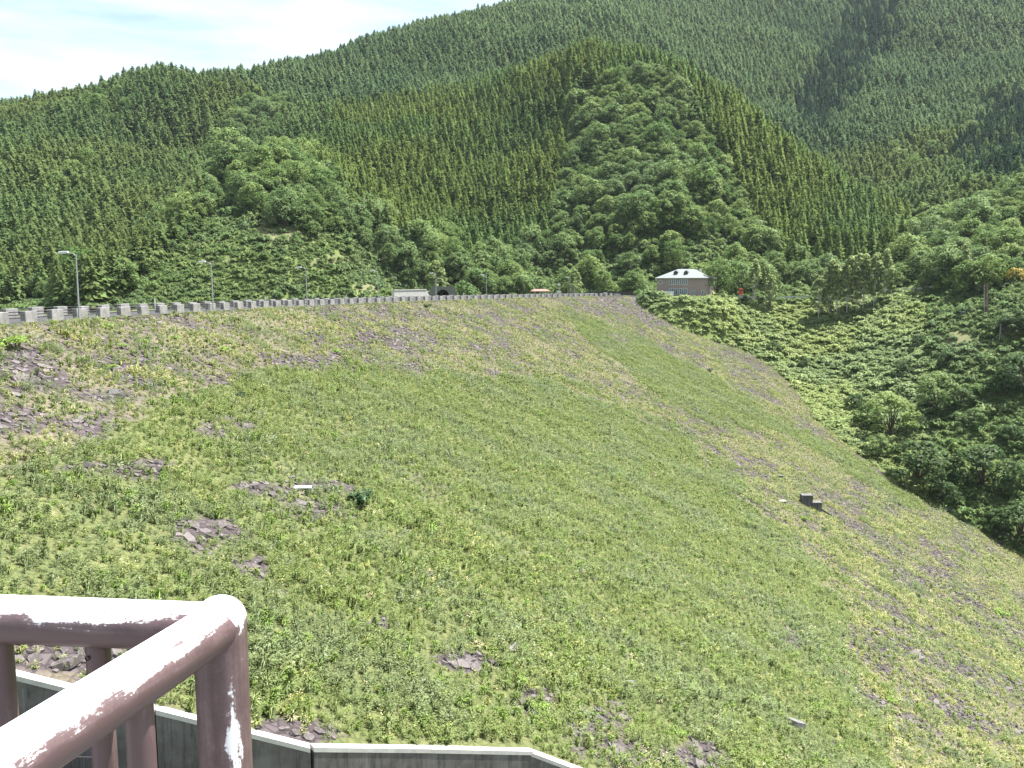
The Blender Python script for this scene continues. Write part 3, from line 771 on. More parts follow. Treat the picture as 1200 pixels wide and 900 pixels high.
# ------------------------------------------------------------------ the spillway wall in front of the dam face
WALL_PX = [(-330, 715), (-150, 750), (10, 785), (183, 828), (363, 873), (500, 875), (620, 878), (700, 908), (860, 968), (1050, 1040)]
WALL = np.array([ray_face(u, v) for u, v in WALL_PX]); WALL[:, 2] -= 0.26
WXY = WALL[:, :2]
def wall_sd(x, y):
    """distance beyond the wall line, negative on the channel side, and the nearest point of the line"""
    q = np.stack([x, y], 1); best = np.full(len(q), 1e9); sd = np.zeros(len(q)); foot = np.zeros_like(q)
    for i in range(len(WXY) - 1):
        a, b = WXY[i], WXY[i + 1]; d = b - a; Ld = np.hypot(*d)
        t = ((q - a) @ d) / Ld ** 2
        if i > 0: t = np.maximum(t, 0)
        if i < len(WXY) - 2: t = np.minimum(t, 1)
        f = a + t[:, None] * d; dist = np.hypot(*(q - f).T)
        side = np.sign(d[0] * (q[:, 1] - a[1]) - d[1] * (q[:, 0] - a[0]))
        k = dist < best; best[k] = dist[k]; sd[k] = (dist * side)[k]; foot[k] = f[k]
    return sd, foot

# ------------------------------------------------------------------ dam face
LUSH = [(285, 445), (400, 425), (520, 438), (640, 440), (720, 478), (800, 510), (860, 560), (930, 635), (985, 700), (1000, 770), (1010, 830), (1060, 1000), (300, 1000), (250, 860), (100, 760), (-40, 700), (-40, 560), (120, 515), (180, 470)]
BANDS = [[(650, 358), (700, 374), (760, 402), (810, 425), (880, 470), (960, 510), (900, 505), (830, 500), (760, 452), (690, 402)],
         [(860, 470), (1000, 530), (1100, 600), (1060, 590), (980, 545)]]
ROCKS = [(15, 435, 75, 26, 1), (0, 490, 55, 17, 1), (125, 462, 42, 9, .9), (60, 405, 60, 10, .6), (170, 420, 50, 8, .6), (370, 424, 70, 12, .8), (470, 398, 60, 16, .9), (95, 547, 32, 9, .9), (168, 551, 38, 12, .9),
         (245, 635, 42, 26, 1), (290, 665, 22, 14, .9), (335, 693, 22, 10, .9), (365, 600, 50, 14, .9), (345, 570, 60, 9, .8), (270, 500, 45, 16, .7), (455, 540, 18, 8, .6), (700, 850, 34, 34, 1), (815, 888, 34, 22, 1), (745, 880, 40, 20, .9), (560, 772, 40, 13, .7),
         (640, 820, 24, 20, .6), (720, 358, 62, 14, 1.0), (762, 374, 24, 16, 1), (585, 404, 26, 11, .9), (640, 392, 40, 8, .6), (560, 370, 60, 10, .6), (1005, 600, 15, 45, .8), (1100, 665, 30, 34, .8), (1130, 700, 30, 14, .8), (1085, 600, 40, 10, .6), (1170, 630, 40, 14, .7), (60, 772, 75, 20, 1), (130, 790, 60, 22, .8), (350, 853, 55, 14, 1),
         (880, 545, 34, 16, .7), (830, 500, 46, 14, .6), (800, 490, 30, 14, .5), (930, 745, 26, 14, .7), (880, 830, 30, 12, .6), (1180, 590, 40, 8, .5), (700, 400, 60, 9, .5), (960, 600, 50, 18, .5), (440, 730, 30, 10, .5), (215, 690, 26, 10, .5), (1020, 860, 40, 14, .4), (1120, 790, 40, 14, .4)]
def face_zones(x, y, z):
    """share of bare rock, share of lush growth, from the drifts seen on the real slope"""
    u, v, f = project(x, y, z)
    w1 = fbm(x / 7, y / 7, 4); w2 = fbm(x / 7 + 31, y / 7 + 11, 4); w3 = fbm(x / 2.4, y / 2.4, 3)
    uu = u + 70 * w1; vv = v + 34 * w2
    lush = inpoly(uu, vv, LUSH).astype(float)
    for b in BANDS: lush = np.maximum(lush, 0.85 * inpoly(u + 22 * w1, v + 14 * w2, b))
    rock = blobs(u + 26 * w2, v + 14 * w1, ROCKS)
    rock = np.clip(rock * np.where(lush > .5, .80, .95) + w3 * 1.7 + w2 * .8, 0, 1) * np.clip(rock * 5, 0, 1)
    up = 1 - lush
    rock = np.maximum(rock, up * np.clip(0.38 + 1.5 * w1 + 1.3 * w3, 0, 0.95))
    rock = np.maximum(rock, lush * np.clip(-0.28 + 1.6 * w1 + 1.0 * w3, 0, 0.9))
    return rock, lush, u, v, f

s_ = np.arange(0, 332, 0.8); d_ = np.arange(4.2, 152, 0.8)
S_, D_ = np.meshgrid(s_, d_)
fx, fy, _ = crest_at(S_.ravel(), D_.ravel())
wd, foot = wall_sd(fx, fy)
near = (wd < 0) & (wd > -1.6)
fx[near], fy[near] = foot[near, 0], foot[near, 1]
fz = face_z(fx, fy)
keepv = (wd > -1.6) & (fz > ground_z(fx, fy) - 4)
rock_v, lush_v, _a, _b, _c = face_zones(fx, fy, fz)
m, nt, out = new_mat('dam_face_ground')
p = N(nt, "ShaderNodeBsdfPrincipled"); p.inputs["Roughness"].default_value = 0.9; p.inputs["Specular IOR Level"].default_value = 0.2
tc = N(nt, "ShaderNodeTexCoord")
vo = N(nt, "ShaderNodeTexVoronoi"); vo.inputs["Scale"].default_value = 2.0; lk(nt, tc.outputs["Object"], vo.inputs["Vector"])
ve = N(nt, "ShaderNodeTexVoronoi"); ve.feature = 'DISTANCE_TO_EDGE'; ve.inputs["Scale"].default_value = 2.0; lk(nt, tc.outputs["Object"], ve.inputs["Vector"])
n1 = noise(nt, 0.5, 6, 0.7, tc.outputs["Object"]); n2 = noise(nt, 5.0, 5, 0.7, tc.outputs["Object"])
sep = N(nt, "ShaderNodeSeparateColor"); lk(nt, vo.outputs["Color"], sep.inputs["Color"])
stone = mixc(nt, sep.outputs[0], (0.055, 0.043, 0.045), (0.105, 0.086, 0.089))
stone = mixc(nt, mrange(nt, ve.outputs["Distance"], 0.0, 0.07, 0.45, 0.0), stone, (0.030, 0.024, 0.022))
turf = mixc(nt, mrange(nt, n1, .35, .65, 0, 1), (0.085, 0.105, 0.036), (0.145, 0.150, 0.062))
straw = mixc(nt, mrange(nt, n2, .35, .65, 0, 1), (0.105, 0.088, 0.070), (0.190, 0.165, 0.110))
al = N(nt, "ShaderNodeAttribute"); al.attribute_name = "lush"; ar = N(nt, "ShaderNodeAttribute"); ar.attribute_name = "rock"
gcol = mixc(nt, al.outputs["Fac"], straw, turf)
rf = N(nt, "ShaderNodeMath", operation='ADD'); lk(nt, ar.outputs["Fac"], rf.inputs[0]); lk(nt, mrange(nt, n2, .3, .7, -.35, .35), rf.inputs[1])
lk(nt, mixc(nt, mrange(nt, rf.outputs[0], 0.28, 0.55, 0, 1), gcol, stone), p.inputs["Base Color"])
bn = N(nt, "ShaderNodeBump"); bn.inputs["Strength"].default_value = 0.7; bn.inputs["Distance"].default_value = 0.12
lk(nt, mrange(nt, ve.outputs["Distance"], 0, .12, 0, 1), bn.inputs["Height"]); lk(nt, bn.outputs[0], p.inputs["Normal"])
lk(nt, p.outputs[0], out.inputs["Surface"])
DAM = part('dam_face', grid_mesh('dam_face', fx.reshape(S_.shape), fy.reshape(S_.shape), fz.reshape(S_.shape), [m], keep=keepv.reshape(S_.shape) & (wd > -0.05).reshape(S_.shape),
           attrs={'lush': lush_v, 'rock': rock_v}), kind='structure')

# ------------------------------------------------------------------ stones and weeds on the face
M['slab'] = None
m, nt, out = new_mat('dark_slab_stone'); M['slab'] = m
p = N(nt, "ShaderNodeBsdfPrincipled"); p.inputs["Roughness"].default_value = 0.75; p.inputs["Specular IOR Level"].default_value = 0.3
oi = N(nt, "ShaderNodeObjectInfo"); tc = N(nt, "ShaderNodeTexCoord")
c1 = mixc(nt, oi.outputs["Random"], (0.055, 0.045, 0.043), (0.135, 0.114, 0.110))
n1 = noise(nt, 6, 5, 0.7, tc.outputs["Object"])
lk(nt, mixc(nt, mrange(nt, n1, .45, .75, 0, .6), c1, (0.22, 0.20, 0.19)), p.inputs["Base Color"])
bn = N(nt, "ShaderNodeBump"); bn.inputs["Strength"].default_value = 0.4; bn.inputs["Distance"].default_value = 0.03; lk(nt, n1, bn.inputs["Height"]); lk(nt, bn.outputs[0], p.inputs["Normal"])
lk(nt, p.outputs[0], out.inputs["Surface"])
M['pale_stone'] = plain_mat('pale_stone', (0.20, 0.19, 0.185), (0.13, 0.125, 0.12), 4, 0.8)
SLABS = [slab_mesh('slab_stone', M['slab'], 300 + i, 0.34 + 0.05 * i, 0.25 + 0.03 * i, 0.09 + 0.015 * (i % 3)) for i in range(6)]
proto_set('slab', SLABS)

def face_points(step, s0=2, s1=330, d0=4.3, d1=150):
    X = np.arange(s0, s1, step); Y = np.arange(d0, d1, step)
    S, D = np.meshgrid(X, Y); S = (S + rng.uniform(-.48, .48, S.shape) * step).ravel(); D = (D + rng.uniform(-.48, .48, D.shape) * step).ravel()
    x, y, _ = crest_at(S, D)
    k = (y > 14); x, y = x[k], y[k]
    z = face_z(x, y); u, v, f = project(x, y, z)
    k = (u > -260) & (u < 1430) & (v < 1080) & (z > ground_z(x, y) + 0.05)
    x, y, z = x[k], y[k], z[k]
    w, _ = wall_sd(x, y); k = w > 0.22
    return x[k], y[k], z[k]
def slope_tilt(x, y, r, jit):
    """turn things to lie along the slope of the face"""
    e = 0.4; gx = (face_z(x + e, y) - face_z(x - e, y)) / (2 * e); gy = (face_z(x, y + e) - face_z(x, y - e)) / (2 * e)
    return gx, gy
x, y, z = face_points(0.44)
rock, lush, u, v, f = face_zones(x, y, z)
keep = rng.random(len(x)) < np.clip((rock - 0.22) * 1.0, 0.0, np.where(f < 60, .85, .62)) * np.where(f > 150, 0.5, 1)
x, y, z, u, v, f, rock = x[keep], y[keep], z[keep], u[keep], v[keep], f[keep], rock[keep]
gx, gy = slope_tilt(x, y, rng, 0)
n = len(x); yaw = rng.random(n) * 6.283
from mathutils import Euler, Quaternion
rots = np.zeros((n, 3))
for i in range(n):
    q = Vector((0, 0, 1)).rotation_difference(Vector((-gx[i] + 0.30 * rng.normal(), -gy[i] + 0.30 * rng.normal() , 1)).normalized()) @ Quaternion((0, 0, 1), yaw[i])
    rots[i] = q.to_euler()
scl = np.clip(rng.lognormal(-0.78, 0.42, n), .25, 1.2) * np.where(rock > .75, 1.1, .85) * np.where(f < 60, 1.2, 1.0)
pick = rng.integers(0, 6, n)
size = scl / f * ((u > 4) & (u < 1196) & (v < 896))
order = np.argsort(-size); own = order[:300]; rest = order[300:]
for i in own:
    part('stone', SLABS[pick[i]], DAM, (x[i], y[i], z[i] + 0.03), rots[i]).scale = (float(scl[i]),) * 3
scatter('stones', 'slab', np.stack([x, y, z + 0.03], 1)[rest], rots[rest], np.repeat(scl[rest][:, None], 3, 1), pick[rest], parent=DAM)
STAT['stones'] = n

WEEDS = [weed_mesh('leafy_weed', 0.42, 0.50, M['weed'], 400 + i, 16, 12, 0.100) for i in range(4)] + [weed_mesh('leafy_weed', 0.40, 0.50, M['weed'], 410 + i, 15, 12, 0.10, M['pale_weed']) for i in range(2)] + [weed_mesh('pale_leafy_weed', 0.40, 0.55, M['pale_weed'], 414, 12, 10, 0.12)]
YELL = [weed_mesh('yellowing_weed', 0.38, 0.36, M['yellow_weed'], 420 + i, 12, 9, 0.11, M['dry'] if i else None) for i in range(3)] + [tuft_mesh('grass_tuft', 0.34, 0.42, M['yellow_weed'], 430)] + [tuft_mesh('yellow_tuft', 0.34, 0.40, M['yellow_weed'], 432, 40, .016)]
DRYT = [tuft_mesh('dry_tuft', 0.34, 0.36, M['dry'], 431)]
YELL += DRYT
GRASS = [tuft_mesh('grass_tuft', 0.34, 0.60, M['weed'], 440, 46, .016), tuft_mesh('grass_tuft', 0.34, 0.55, M['weed'], 442, 46, .016), tuft_mesh('grass_tuft', 0.30, 0.45, M['lime'], 441, 40, .016)]
proto_set('weed', WEEDS); proto_set('yellow', YELL); proto_set('grass', GRASS)
x, y, z = face_points(0.48)
rock, lush, u, v, f = face_zones(x, y, z)
r = rng.random(len(x)); q = rng.random(len(x))
dens = np.where(lush > 0.5, 0.98, 0.93) * np.clip(1.30 - rock * 1.15, 0.18, 1)
on = r < dens
tall = 0.80 + 1.3 * np.clip(fbm(x / 3.5, y / 3.5, 3) + 0.1, -.2, .5)
isw = on & (q < np.where(lush > .5, 0.54, np.where(fbm(x / 1.9, y / 1.9, 2) > .13, .85, .10))); isg = on & ~isw & (q < np.where(lush > .5, 0.89, np.where(fbm(x / 1.9, y / 1.9, 2) > .13, .95, .24))); isy = on & ~isw & ~isg
for s, key, nice, lab, hs in ((isw, 'weed', 'green_weeds', 'leafy green weeds covering the middle of the dam face', 1.0), (isg, 'grass', 'green_grass', 'green grass tufts among the weeds on the dam face', 1.0), (isy, 'yellow', 'yellowing_weeds', 'yellowing weeds and dry tufts between the rocks of the dam face', 1.0)):
    k = int(s.sum()); bunch = np.where((lush[s] <= .5) & (fbm(x[s] / 1.9, y[s] / 1.9, 2) > .13), 1.3, 1.0); sc = np.clip(rng.normal(1, .24, k), .5, 1.8) * np.where(lush[s] > .5, 1.12, .92) * tall[s]
    pk = rng.integers(0, len(PROTO[key].objects), k)
    if key == 'yellow': pk = np.where((pk == 5) & (rng.random(k) < .6), 1, pk)
    if key == 'weed': pk = np.where((pk == 6) & (fbm(x[s] / 5, y[s] / 5, 2) < 0.04), 0, pk)
    scatter(nice, key, np.stack([x[s], y[s], z[s]], 1), np.stack([rng.normal(0, .14, k), rng.normal(0, .14, k), rng.random(k) * 6.283], 1), np.stack([sc * 1.1, sc * 1.1, sc * bunch], 1), pk, lab)
    STAT[nice] = k

# ------------------------------------------------------------------ single plants that stand out on the face
FERN = [bush_mesh('fern_leaf_mass', 0.9, 0.85, M['lime'], 500 + i, 620, 0.13, 5) for i in range(2)]
DARKS = [bush_mesh('dark_leaf_mass', 0.8, 1.1, M['dark_shrub'], 510 + i, 420, 0.17) for i in range(2)]
STEM = to_mesh('shrub_stem', *tube([(0, 0, -.3), (0.03, 0, .35), (0.0, 0.03, .75)], [.035, .028, .008], 5), mats=[M['bark']])
for u, v, r, kind, lab in [
    (422, 594, 1.5, 1, 'dark green shrub standing alone amid the lush weeds'),
    (631, 836, .95, 0, 'rounded lime green fern clump beside the dark slabs near the spillway wall'),
    (18, 410, 1.7, 0, 'broad bright green clump above the bare dark rocks near the left end'),
    (130, 434, .75, 0, 'narrow bright green clump on bare rock below the first street lamp'),
    (143, 408, .8, 0, 'small bright green clump close under the crest wall'),
    (124, 384, .9, 0, 'low green clump touching the crest wall right of the first street lamp'),
    (168, 402, .8, 0, 'bright green clump between two bare rock streaks below the crest'),
    (264, 413, 1.0, 0, 'bright green clump below the second street lamp'),
    (205, 398, .9, 0, 'green clump left of the second street lamp, just below the crest wall'),
    (394, 414, 1.0, 0, 'green clump on the bare rock streak below the third street lamp'),
    (500, 361, 1.1, 1, 'small dark tuft just under the crest wall by the tunnel mouth'),
    (1044, 824, .95, 0, 'lime green clump low on the sparse right of the face'),
    (1172, 722, 1.8, 0, 'large bright green clump among dark rocks at the far right'),
    (1112, 705, .9, 0, 'small bright green clump beside the bare rocks on the right'),
    (942, 610, 1.2, 0, 'green clump just below the concrete blocks'),
    (966, 622, .9, 1, 'dark green clump lower right of the concrete blocks'),
    (832, 436, 1.6, 1, 'dark bush on the seam between the rock face and the creepers'),
    (282, 465, .7, 1, 'small dark tuft at the upper left edge of the lush weeds'),
    (792, 862, .8, 0, 'pale green clump between two patches of bare slabs'),
]:
    g = ray_face(u, v)
    t = thing('shrub', lab, 'shrub', g - np.array([0, 0, .05]), rng.random() * 6, 'plants that stand out on the dam face')
    t.scale = (r, r, r * rng.uniform(.85, 1.1))
    part('leaf_mass', (DARKS if kind else FERN)[int(rng.integers(0, 2))], t); part('stem', STEM, t)

# ------------------------------------------------------------------ small mesh kit
def box_arrays(x0, x1, y0, y1, z0, z1):
    V = np.array([(x0, y0, z0), (x1, y0, z0), (x1, y1, z0), (x0, y1, z0), (x0, y0, z1), (x1, y0, z1), (x1, y1, z1), (x0, y1, z1)], float)
    F = np.array([(0, 3, 2, 1), (4, 5, 6, 7), (0, 1, 5, 4), (1, 2, 6, 5), (2, 3, 7, 6), (3, 0, 4, 7)])
    return V, F
def boxes(name, mat, *bs): return to_mesh(name, *join([box_arrays(*b) for b in bs]), mats=[mat])
def bevelled(me, w=0.02, seg=1):
    import bmesh
    bm = bmesh.new(); bm.from_mesh(me)
    bmesh.ops.bevel(bm, geom=bm.edges[:], offset=w, segments=seg, affect='EDGES'); bm.to_mesh(me); bm.free(); return me
def tubes(name, mat, lst, k=8): return to_mesh(name, *join([tube(p, r, k) for p, r in lst]), mats=[mat], smooth=True)
def capped(name, mat, pts, r, k=16):
    V, F = tube(pts, r, k); n = len(V)
    V = np.concatenate([V, [pts[0], pts[-1]]]); i = np.arange(k); j = (i + 1) % k
    F3 = np.concatenate([np.stack([j, i, np.full(k, n)], 1), np.stack([n - k + i, n - k + j, np.full(k, n + 1)], 1)])
    return to_mesh(name, V, F, F3, mats=[mat], smooth=True)
def strip_mesh(name, mat, pts, prof):
    """sweep a closed (across, up) profile along ground points; across is to the right of travel"""
    pts = np.asarray(pts, float); t = np.gradient(pts[:, :2], axis=0); t = unit(t); nr = np.stack([t[:, 1], -t[:, 0]], 1)
    k = len(prof); V = np.concatenate([np.concatenate([p[:2] + nr_ * a, [p[2] + b]])[None] for p, nr_ in zip(pts, nr) for a, b in prof])
    i = np.arange((len(pts) - 1) * k).reshape(-1, k); j = np.roll(i, -1, 1)
    F = np.stack([i, j, j + k, i + k], -1).reshape(-1, 4)
    e = np.arange(k); caps = [e[::-1], (len(pts) - 1) * k + e] if k == 4 else []
    if caps: F = np.concatenate([F, caps])
    return to_mesh(name, V, F, mats=[mat])
def find_s(u, d, z):
    s = np.linspace(0, 335, 3351); x, y, _ = crest_at(s, d); return float(np.interp(u, project(x, y, z + 0 * x)[0], s))
def ray_ground(u, v, t0=60, t1=1300):
    t = np.arange(t0, t1, 0.5); a, b, c = ray(u, v); g = c * t - ground_z(a * t, b * t); k = int(np.argmax(g < 0)); return np.array([a * t[k], b * t[k], c * t[k]])

# ------------------------------------------------------------------ more materials
M['verge'] = plain_mat('stony_verge', (0.16, 0.14, 0.09), (0.10, 0.10, 0.05), 1.0, 0.95)
M['dull_concrete'] = plain_mat('dull_concrete', (0.17, 0.165, 0.16), (0.10, 0.098, 0.095), 1.6, 0.9, 0.25, 0.2)
M['concrete'] = plain_mat('concrete', (0.32, 0.307, 0.295), (0.16, 0.153, 0.15), 1.2, 0.9, 0.25, 0.2)
M['pale_concrete'] = plain_mat('pale_concrete', (0.52, 0.50, 0.48), (0.38, 0.36, 0.35), 1.5, 0.9, 0.2, 0.2)
M['asphalt'] = plain_mat('asphalt', (0.06, 0.06, 0.06), (0.045, 0.045, 0.045), 2, 0.9)
M['road'] = plain_mat('concrete_road', (0.34, 0.33, 0.31), (0.26, 0.25, 0.23), 1, 0.9)
M['galv'] = plain_mat('galvanised_steel', (0.42, 0.42, 0.42), (0.32, 0.32, 0.33), 3, 0.5, 0, 0.4, 0.4)
M['dark_metal'] = plain_mat('dark_painted_steel', (0.045, 0.040, 0.040), (0.03, 0.028, 0.028), 3, 0.6)
M['white_paint'] = plain_mat('white_paint', (0.60, 0.60, 0.59), (0.48, 0.48, 0.47), 3, 0.6)
M['rust'] = plain_mat('rust_red_steel', (0.17, 0.075, 0.055), (0.11, 0.055, 0.045), 2, 0.8, 0.1)
M['red'] = plain_mat('red_paint', (0.62, 0.045, 0.025), (0.52, 0.04, 0.025), 2, 0.5)
M['house_wall'] = plain_mat('brown_brick_wall', (0.29, 0.22, 0.20), (0.24, 0.18, 0.167), 3, 0.9, 0.1)
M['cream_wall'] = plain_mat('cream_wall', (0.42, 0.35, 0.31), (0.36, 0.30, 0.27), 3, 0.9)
M['roof'] = plain_mat('pale_metal_roof', (0.215, 0.235, 0.225), (0.165, 0.182, 0.175), 0.8, 0.6)
M['shelter_roof'] = plain_mat('red_brown_roof', (0.34, 0.17, 0.14), (0.26, 0.13, 0.11), 2, 0.8)
M['glass'] = plain_mat('window_glass', (0.10, 0.14, 0.17), (0.06, 0.09, 0.11), 1, 0.12, 0, 0.6)
M['void'] = plain_mat('dark_lining', (0.02, 0.02, 0.02), None, 1, 0.9)
M['lamp_glass'] = plain_mat('lamp_lens', (0.7, 0.7, 0.68), None, 2, 0.3)

# stained wall concrete: grey with dark runs and blotches of its own
m, nt, out = new_mat('stained_concrete'); M['stained'] = m
p = N(nt, "ShaderNodeBsdfPrincipled"); p.inputs["Roughness"].default_value = 0.9; p.inputs["Specular IOR Level"].default_value = 0.2
tc = N(nt, "ShaderNodeTexCoord"); mp = N(nt, "ShaderNodeMapping"); mp.inputs["Scale"].default_value = (2.6, 2.6, 0.22)
lk(nt, tc.outputs["Object"], mp.inputs["Vector"])
n1 = noise(nt, 1.6, 6, 0.7, mp.outputs["Vector"]); n2 = noise(nt, 0.5, 5, 0.7, tc.outputs["Object"]); n3 = noise(nt, 9, 5, 0.7, tc.outputs["Object"])
c = mixc(nt, mrange(nt, n2, .35, .7, 0, 1), (0.078, 0.072, 0.071), (0.175, 0.163, 0.158))
c = mixc(nt, mrange(nt, n1, .50, .68, 0, .85), c, (0.035, 0.037, 0.038))
c = mixc(nt, mrange(nt, n1, .40, .30, 0, .45), c, (0.26, 0.255, 0.245))
lk(nt, c, p.inputs["Base Color"])
bn = N(nt, "ShaderNodeBump"); bn.inputs["Strength"].default_value = 0.25; bn.inputs["Distance"].default_value = 0.02; lk(nt, n3, bn.inputs["Height"]); lk(nt, bn.outputs[0], p.inputs["Normal"])
lk(nt, p.outputs[0], out.inputs["Surface"])

# ------------------------------------------------------------------ crest road, parapets
s0, s1 = 22.0, find_s(722, 3.6, CREST_Z)
ss = np.arange(2, 334, 3.0)
cx, cy, _ = crest_at(ss, 0 * ss)
part('crest_road', strip_mesh('crest_road', M['asphalt'], np.stack([cx, cy, 0 * cx + CREST_Z], 1), [(-3.3, 0), (-3.3, -.4), (3.3, -.4), (3.3, 0)]), kind='structure')
part('dam_crest', strip_mesh('dam_crest', M['verge'], np.stack([cx, cy, 0 * cx + CREST_Z - .26], 1), [(-12, -8), (-4.3, 0), (4.3, -.03), (6.5, -8)]), kind='structure')
BLOCK = bevelled(boxes('concrete_block', M['concrete'], (-.88, .88, -.25, .25, -.30, 0.78)), 0.03)
RAIL3 = tubes('guard_rail', M['dark_metal'], [([(-1.02, 0, 0), (1.02, 0, 0)], 0.05)], 6)
def parapet(d, label, own_rails):
    t = thing('crest_parapet', label, 'parapet', (0, 0, 0))
    ks = np.arange(s0, s1, 1.5); x, y, _ = crest_at(ks, d + 0 * ks)
    part('kerb', strip_mesh('kerb', M['dull_concrete'], np.stack([x, y, 0 * x + CREST_Z], 1), [(-.2, .12), (-.2, -.5), (.2, -.5), (.2, .12)]), t)
    bars = []
    for s in np.arange(s0 + 1, s1 - 1, 4.0):
        for off in (0.0, 2.0):
            x, y, _ = crest_at(s + off, d); x2, y2, _ = crest_at(s + off + .5, d); a = math.atan2(y2 - y, x2 - x)
            if off == 0: part('concrete_block', BLOCK, t, (x, y, CREST_Z + .222), (rng.normal(0, .018), rng.normal(0, .01), a + rng.normal(0, .02))).scale = (rng.uniform(.93, 1.06), 1, rng.uniform(.93, 1.06))
            else:
                for h in (.40, .66, .92):
                    if own_rails: part('guard_rail', RAIL3, t, (x, y, CREST_Z + h), (0, 0, a))
                    else:
                        e = np.array([math.cos(a), math.sin(a), 0]) * 1.02; c_ = np.array([x, y, CREST_Z + h]); bars.append(([c_ - e, c_ + e], .05))
    if bars: part('guard_rail', tubes('guard_rails', M['dark_metal'], bars, 6), t, kind='stuff')
parapet(3.62, 'long pale concrete parapet with railed gaps along the near side of the crest road', True)
parapet(-3.62, 'matching concrete parapet on the reservoir side, glimpsed behind the near one', False)

# ------------------------------------------------------------------ street lamps
POLE = tubes('pole', M['galv'], [([(0, 0, -.6), (0, 0, 3.2), (0, 0, 6.5)], [.085, .07, .05])], 8)
FOOT = tubes('foot', M['galv'], [([(0, 0, -.3), (0, 0, .5)], [.13, .12])], 8)
ARM = tubes('arm', M['galv'], [([(0, 0, 6.35), (-.25, 0, 6.62), (-.9, 0, 6.72)], [.04, .035, .03])], 6)
HEAD = bevelled(to_mesh('lamp_head', *join([(np.array([(-1.75, -.13, 6.66), (-.75, -.17, 6.66), (-.75, .17, 6.66), (-1.75, .13, 6.66), (-1.7, -.09, 6.80), (-.8, -.12, 6.86), (-.8, .12, 6.86), (-1.7, .09, 6.80)]), box_arrays(0, 1, 0, 1, 0, 1)[1])]), mats=[M['white_paint']]), .02)
LENS = boxes('lens', M['lamp_glass'], (-1.65, -.95, -.10, .10, 6.60, 6.657))
ORDW = ['nearest the left edge of the photo', 'second along the crest', 'third along the crest', 'fourth along the crest, by terraced scrub', 'in front of the tunnel mouth', 'just right of the tunnel mouth', 'farthest along the crest, beside the red roofed shelter']
for u, w in zip(LAMP_U, ORDW):
    s = find_s(u, 4.25, CREST_Z); x, y, _ = crest_at(s, 4.25); x2, y2, _ = crest_at(s, 5.25)
    t = thing('street_lamp', 'grey street lamp with left-pointing head, ' + w, 'street lamp', (x, y, CREST_Z - .3), math.atan2(y2 - y, x2 - x), 'street lamps along the crest road')
    t.rotation_euler[1] = float(rng.normal(0, .012))
    part('pole', POLE, t); part('foot', FOOT, t); part('arm', ARM, t); h = part('lamp_head', HEAD, t); part('lens', LENS, h)
MPOST = tubes('post', M['white_paint'], [([(0, 0, -.3), (0, 0, 1.75)], .07)], 6)
for u, lab in ((182, 'slim white marker post on the crest between the first two street lamps'), (311, 'slim white marker post left of the third street lamp'), (406, 'slim white marker post right of the third street lamp'), (543, 'slim white marker post between the tunnel mouth and sixth street lamp')):
    s = find_s(u, 3.1, CREST_Z); x, y, _ = crest_at(s, 3.1)
    o = part('marker_post', MPOST, None, (x, y, CREST_Z + .02)); o['label'] = lab; o['category'] = 'marker post'; o['group'] = 'marker posts on the crest road'

# ------------------------------------------------------------------ dam office
W2, DP, HW = 9.5, 13.0, 7.2
t = thing('brick_house', 'two storey brown brick house with pale hipped roof at the end of the dam', 'house', HOUSE - np.array([0, 0, .3]), math.radians(-26.5))
part('wall', boxes('wall', M['house_wall'], (-W2, W2, 0, DP, -2, HW)), t)
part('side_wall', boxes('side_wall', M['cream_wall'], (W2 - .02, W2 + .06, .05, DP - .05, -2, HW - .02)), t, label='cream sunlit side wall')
e = .75; rv = np.array([(-W2 - e, -e, HW), (W2 + e, -e, HW), (W2 + e, DP + e, HW), (-W2 - e, DP + e, HW), (-3.1, DP / 2, HW + 3.5), (3.1, DP / 2, HW + 3.5)])
rv2 = rv[:4] - np.array([0, 0, .25])
V = np.concatenate([rv, rv2]); F4 = [(0, 1, 5, 4), (2, 3, 4, 5), (6, 7, 1, 0), (7, 8, 2, 1), (8, 9, 3, 2), (9, 6, 0, 3), (9, 8, 7, 6)]; F3 = [(1, 2, 5), (3, 0, 4)]
roof = part('roof', to_mesh('roof', V, F4, F3, mats=[M['roof']]), t)
part('chimney', boxes('chimney', M['white_paint'], (5.2, 5.9, DP / 2 - .3, DP / 2 + .4, HW + 1.2, HW + 3.6)), roof)
dv = np.array([(-.75, -.9, 0), (.75, -.9, 0), (.75, -.9, .9), (-.75, -.9, .9), (0, -.9, 1.55), (-.75, 1.6, 0), (.75, 1.6, 0), (.75, 1.6, .9), (-.75, 1.6, .9), (0, 1.6, 1.55)])
dm = to_mesh('dormer', dv, [(0, 1, 2, 3), (1, 6, 7, 2), (5, 0, 3, 8), (2, 7, 9, 4), (8, 3, 4, 9)], [(3, 2, 4)], mats=[M['dark_metal']])
part('dormer', dm, roof, (-2.9, 2.9, HW + 1.35)); part('dormer', dm, roof, (1.1, 2.9, HW + 1.35))
def window(x, z, w, h, n, yy=0.0, rz=0.0, off=None):
    fr = part('window', boxes('window', M['white_paint'], (-w / 2, w / 2, -.10, .02, h - .1, h), (-w / 2, w / 2, -.12, .02, 0, .12), *[(-w / 2 + (w - .12) * q / n, -w / 2 + (w - .12) * q / n + .12, -.09, .02, .12, h - .1) for q in range(n + 1)]), t, (x, yy, z), (0, 0, rz))
    pw = (w - .12) / n - .13
    gm = boxes('pane', M['glass'], (-pw / 2, pw / 2, -.05, -.02, .125, h - .105))
    for q in range(n): part('pane', gm, fr, (-w / 2 + (w - .12) * (q + .5) / n + .06, 0, 0))
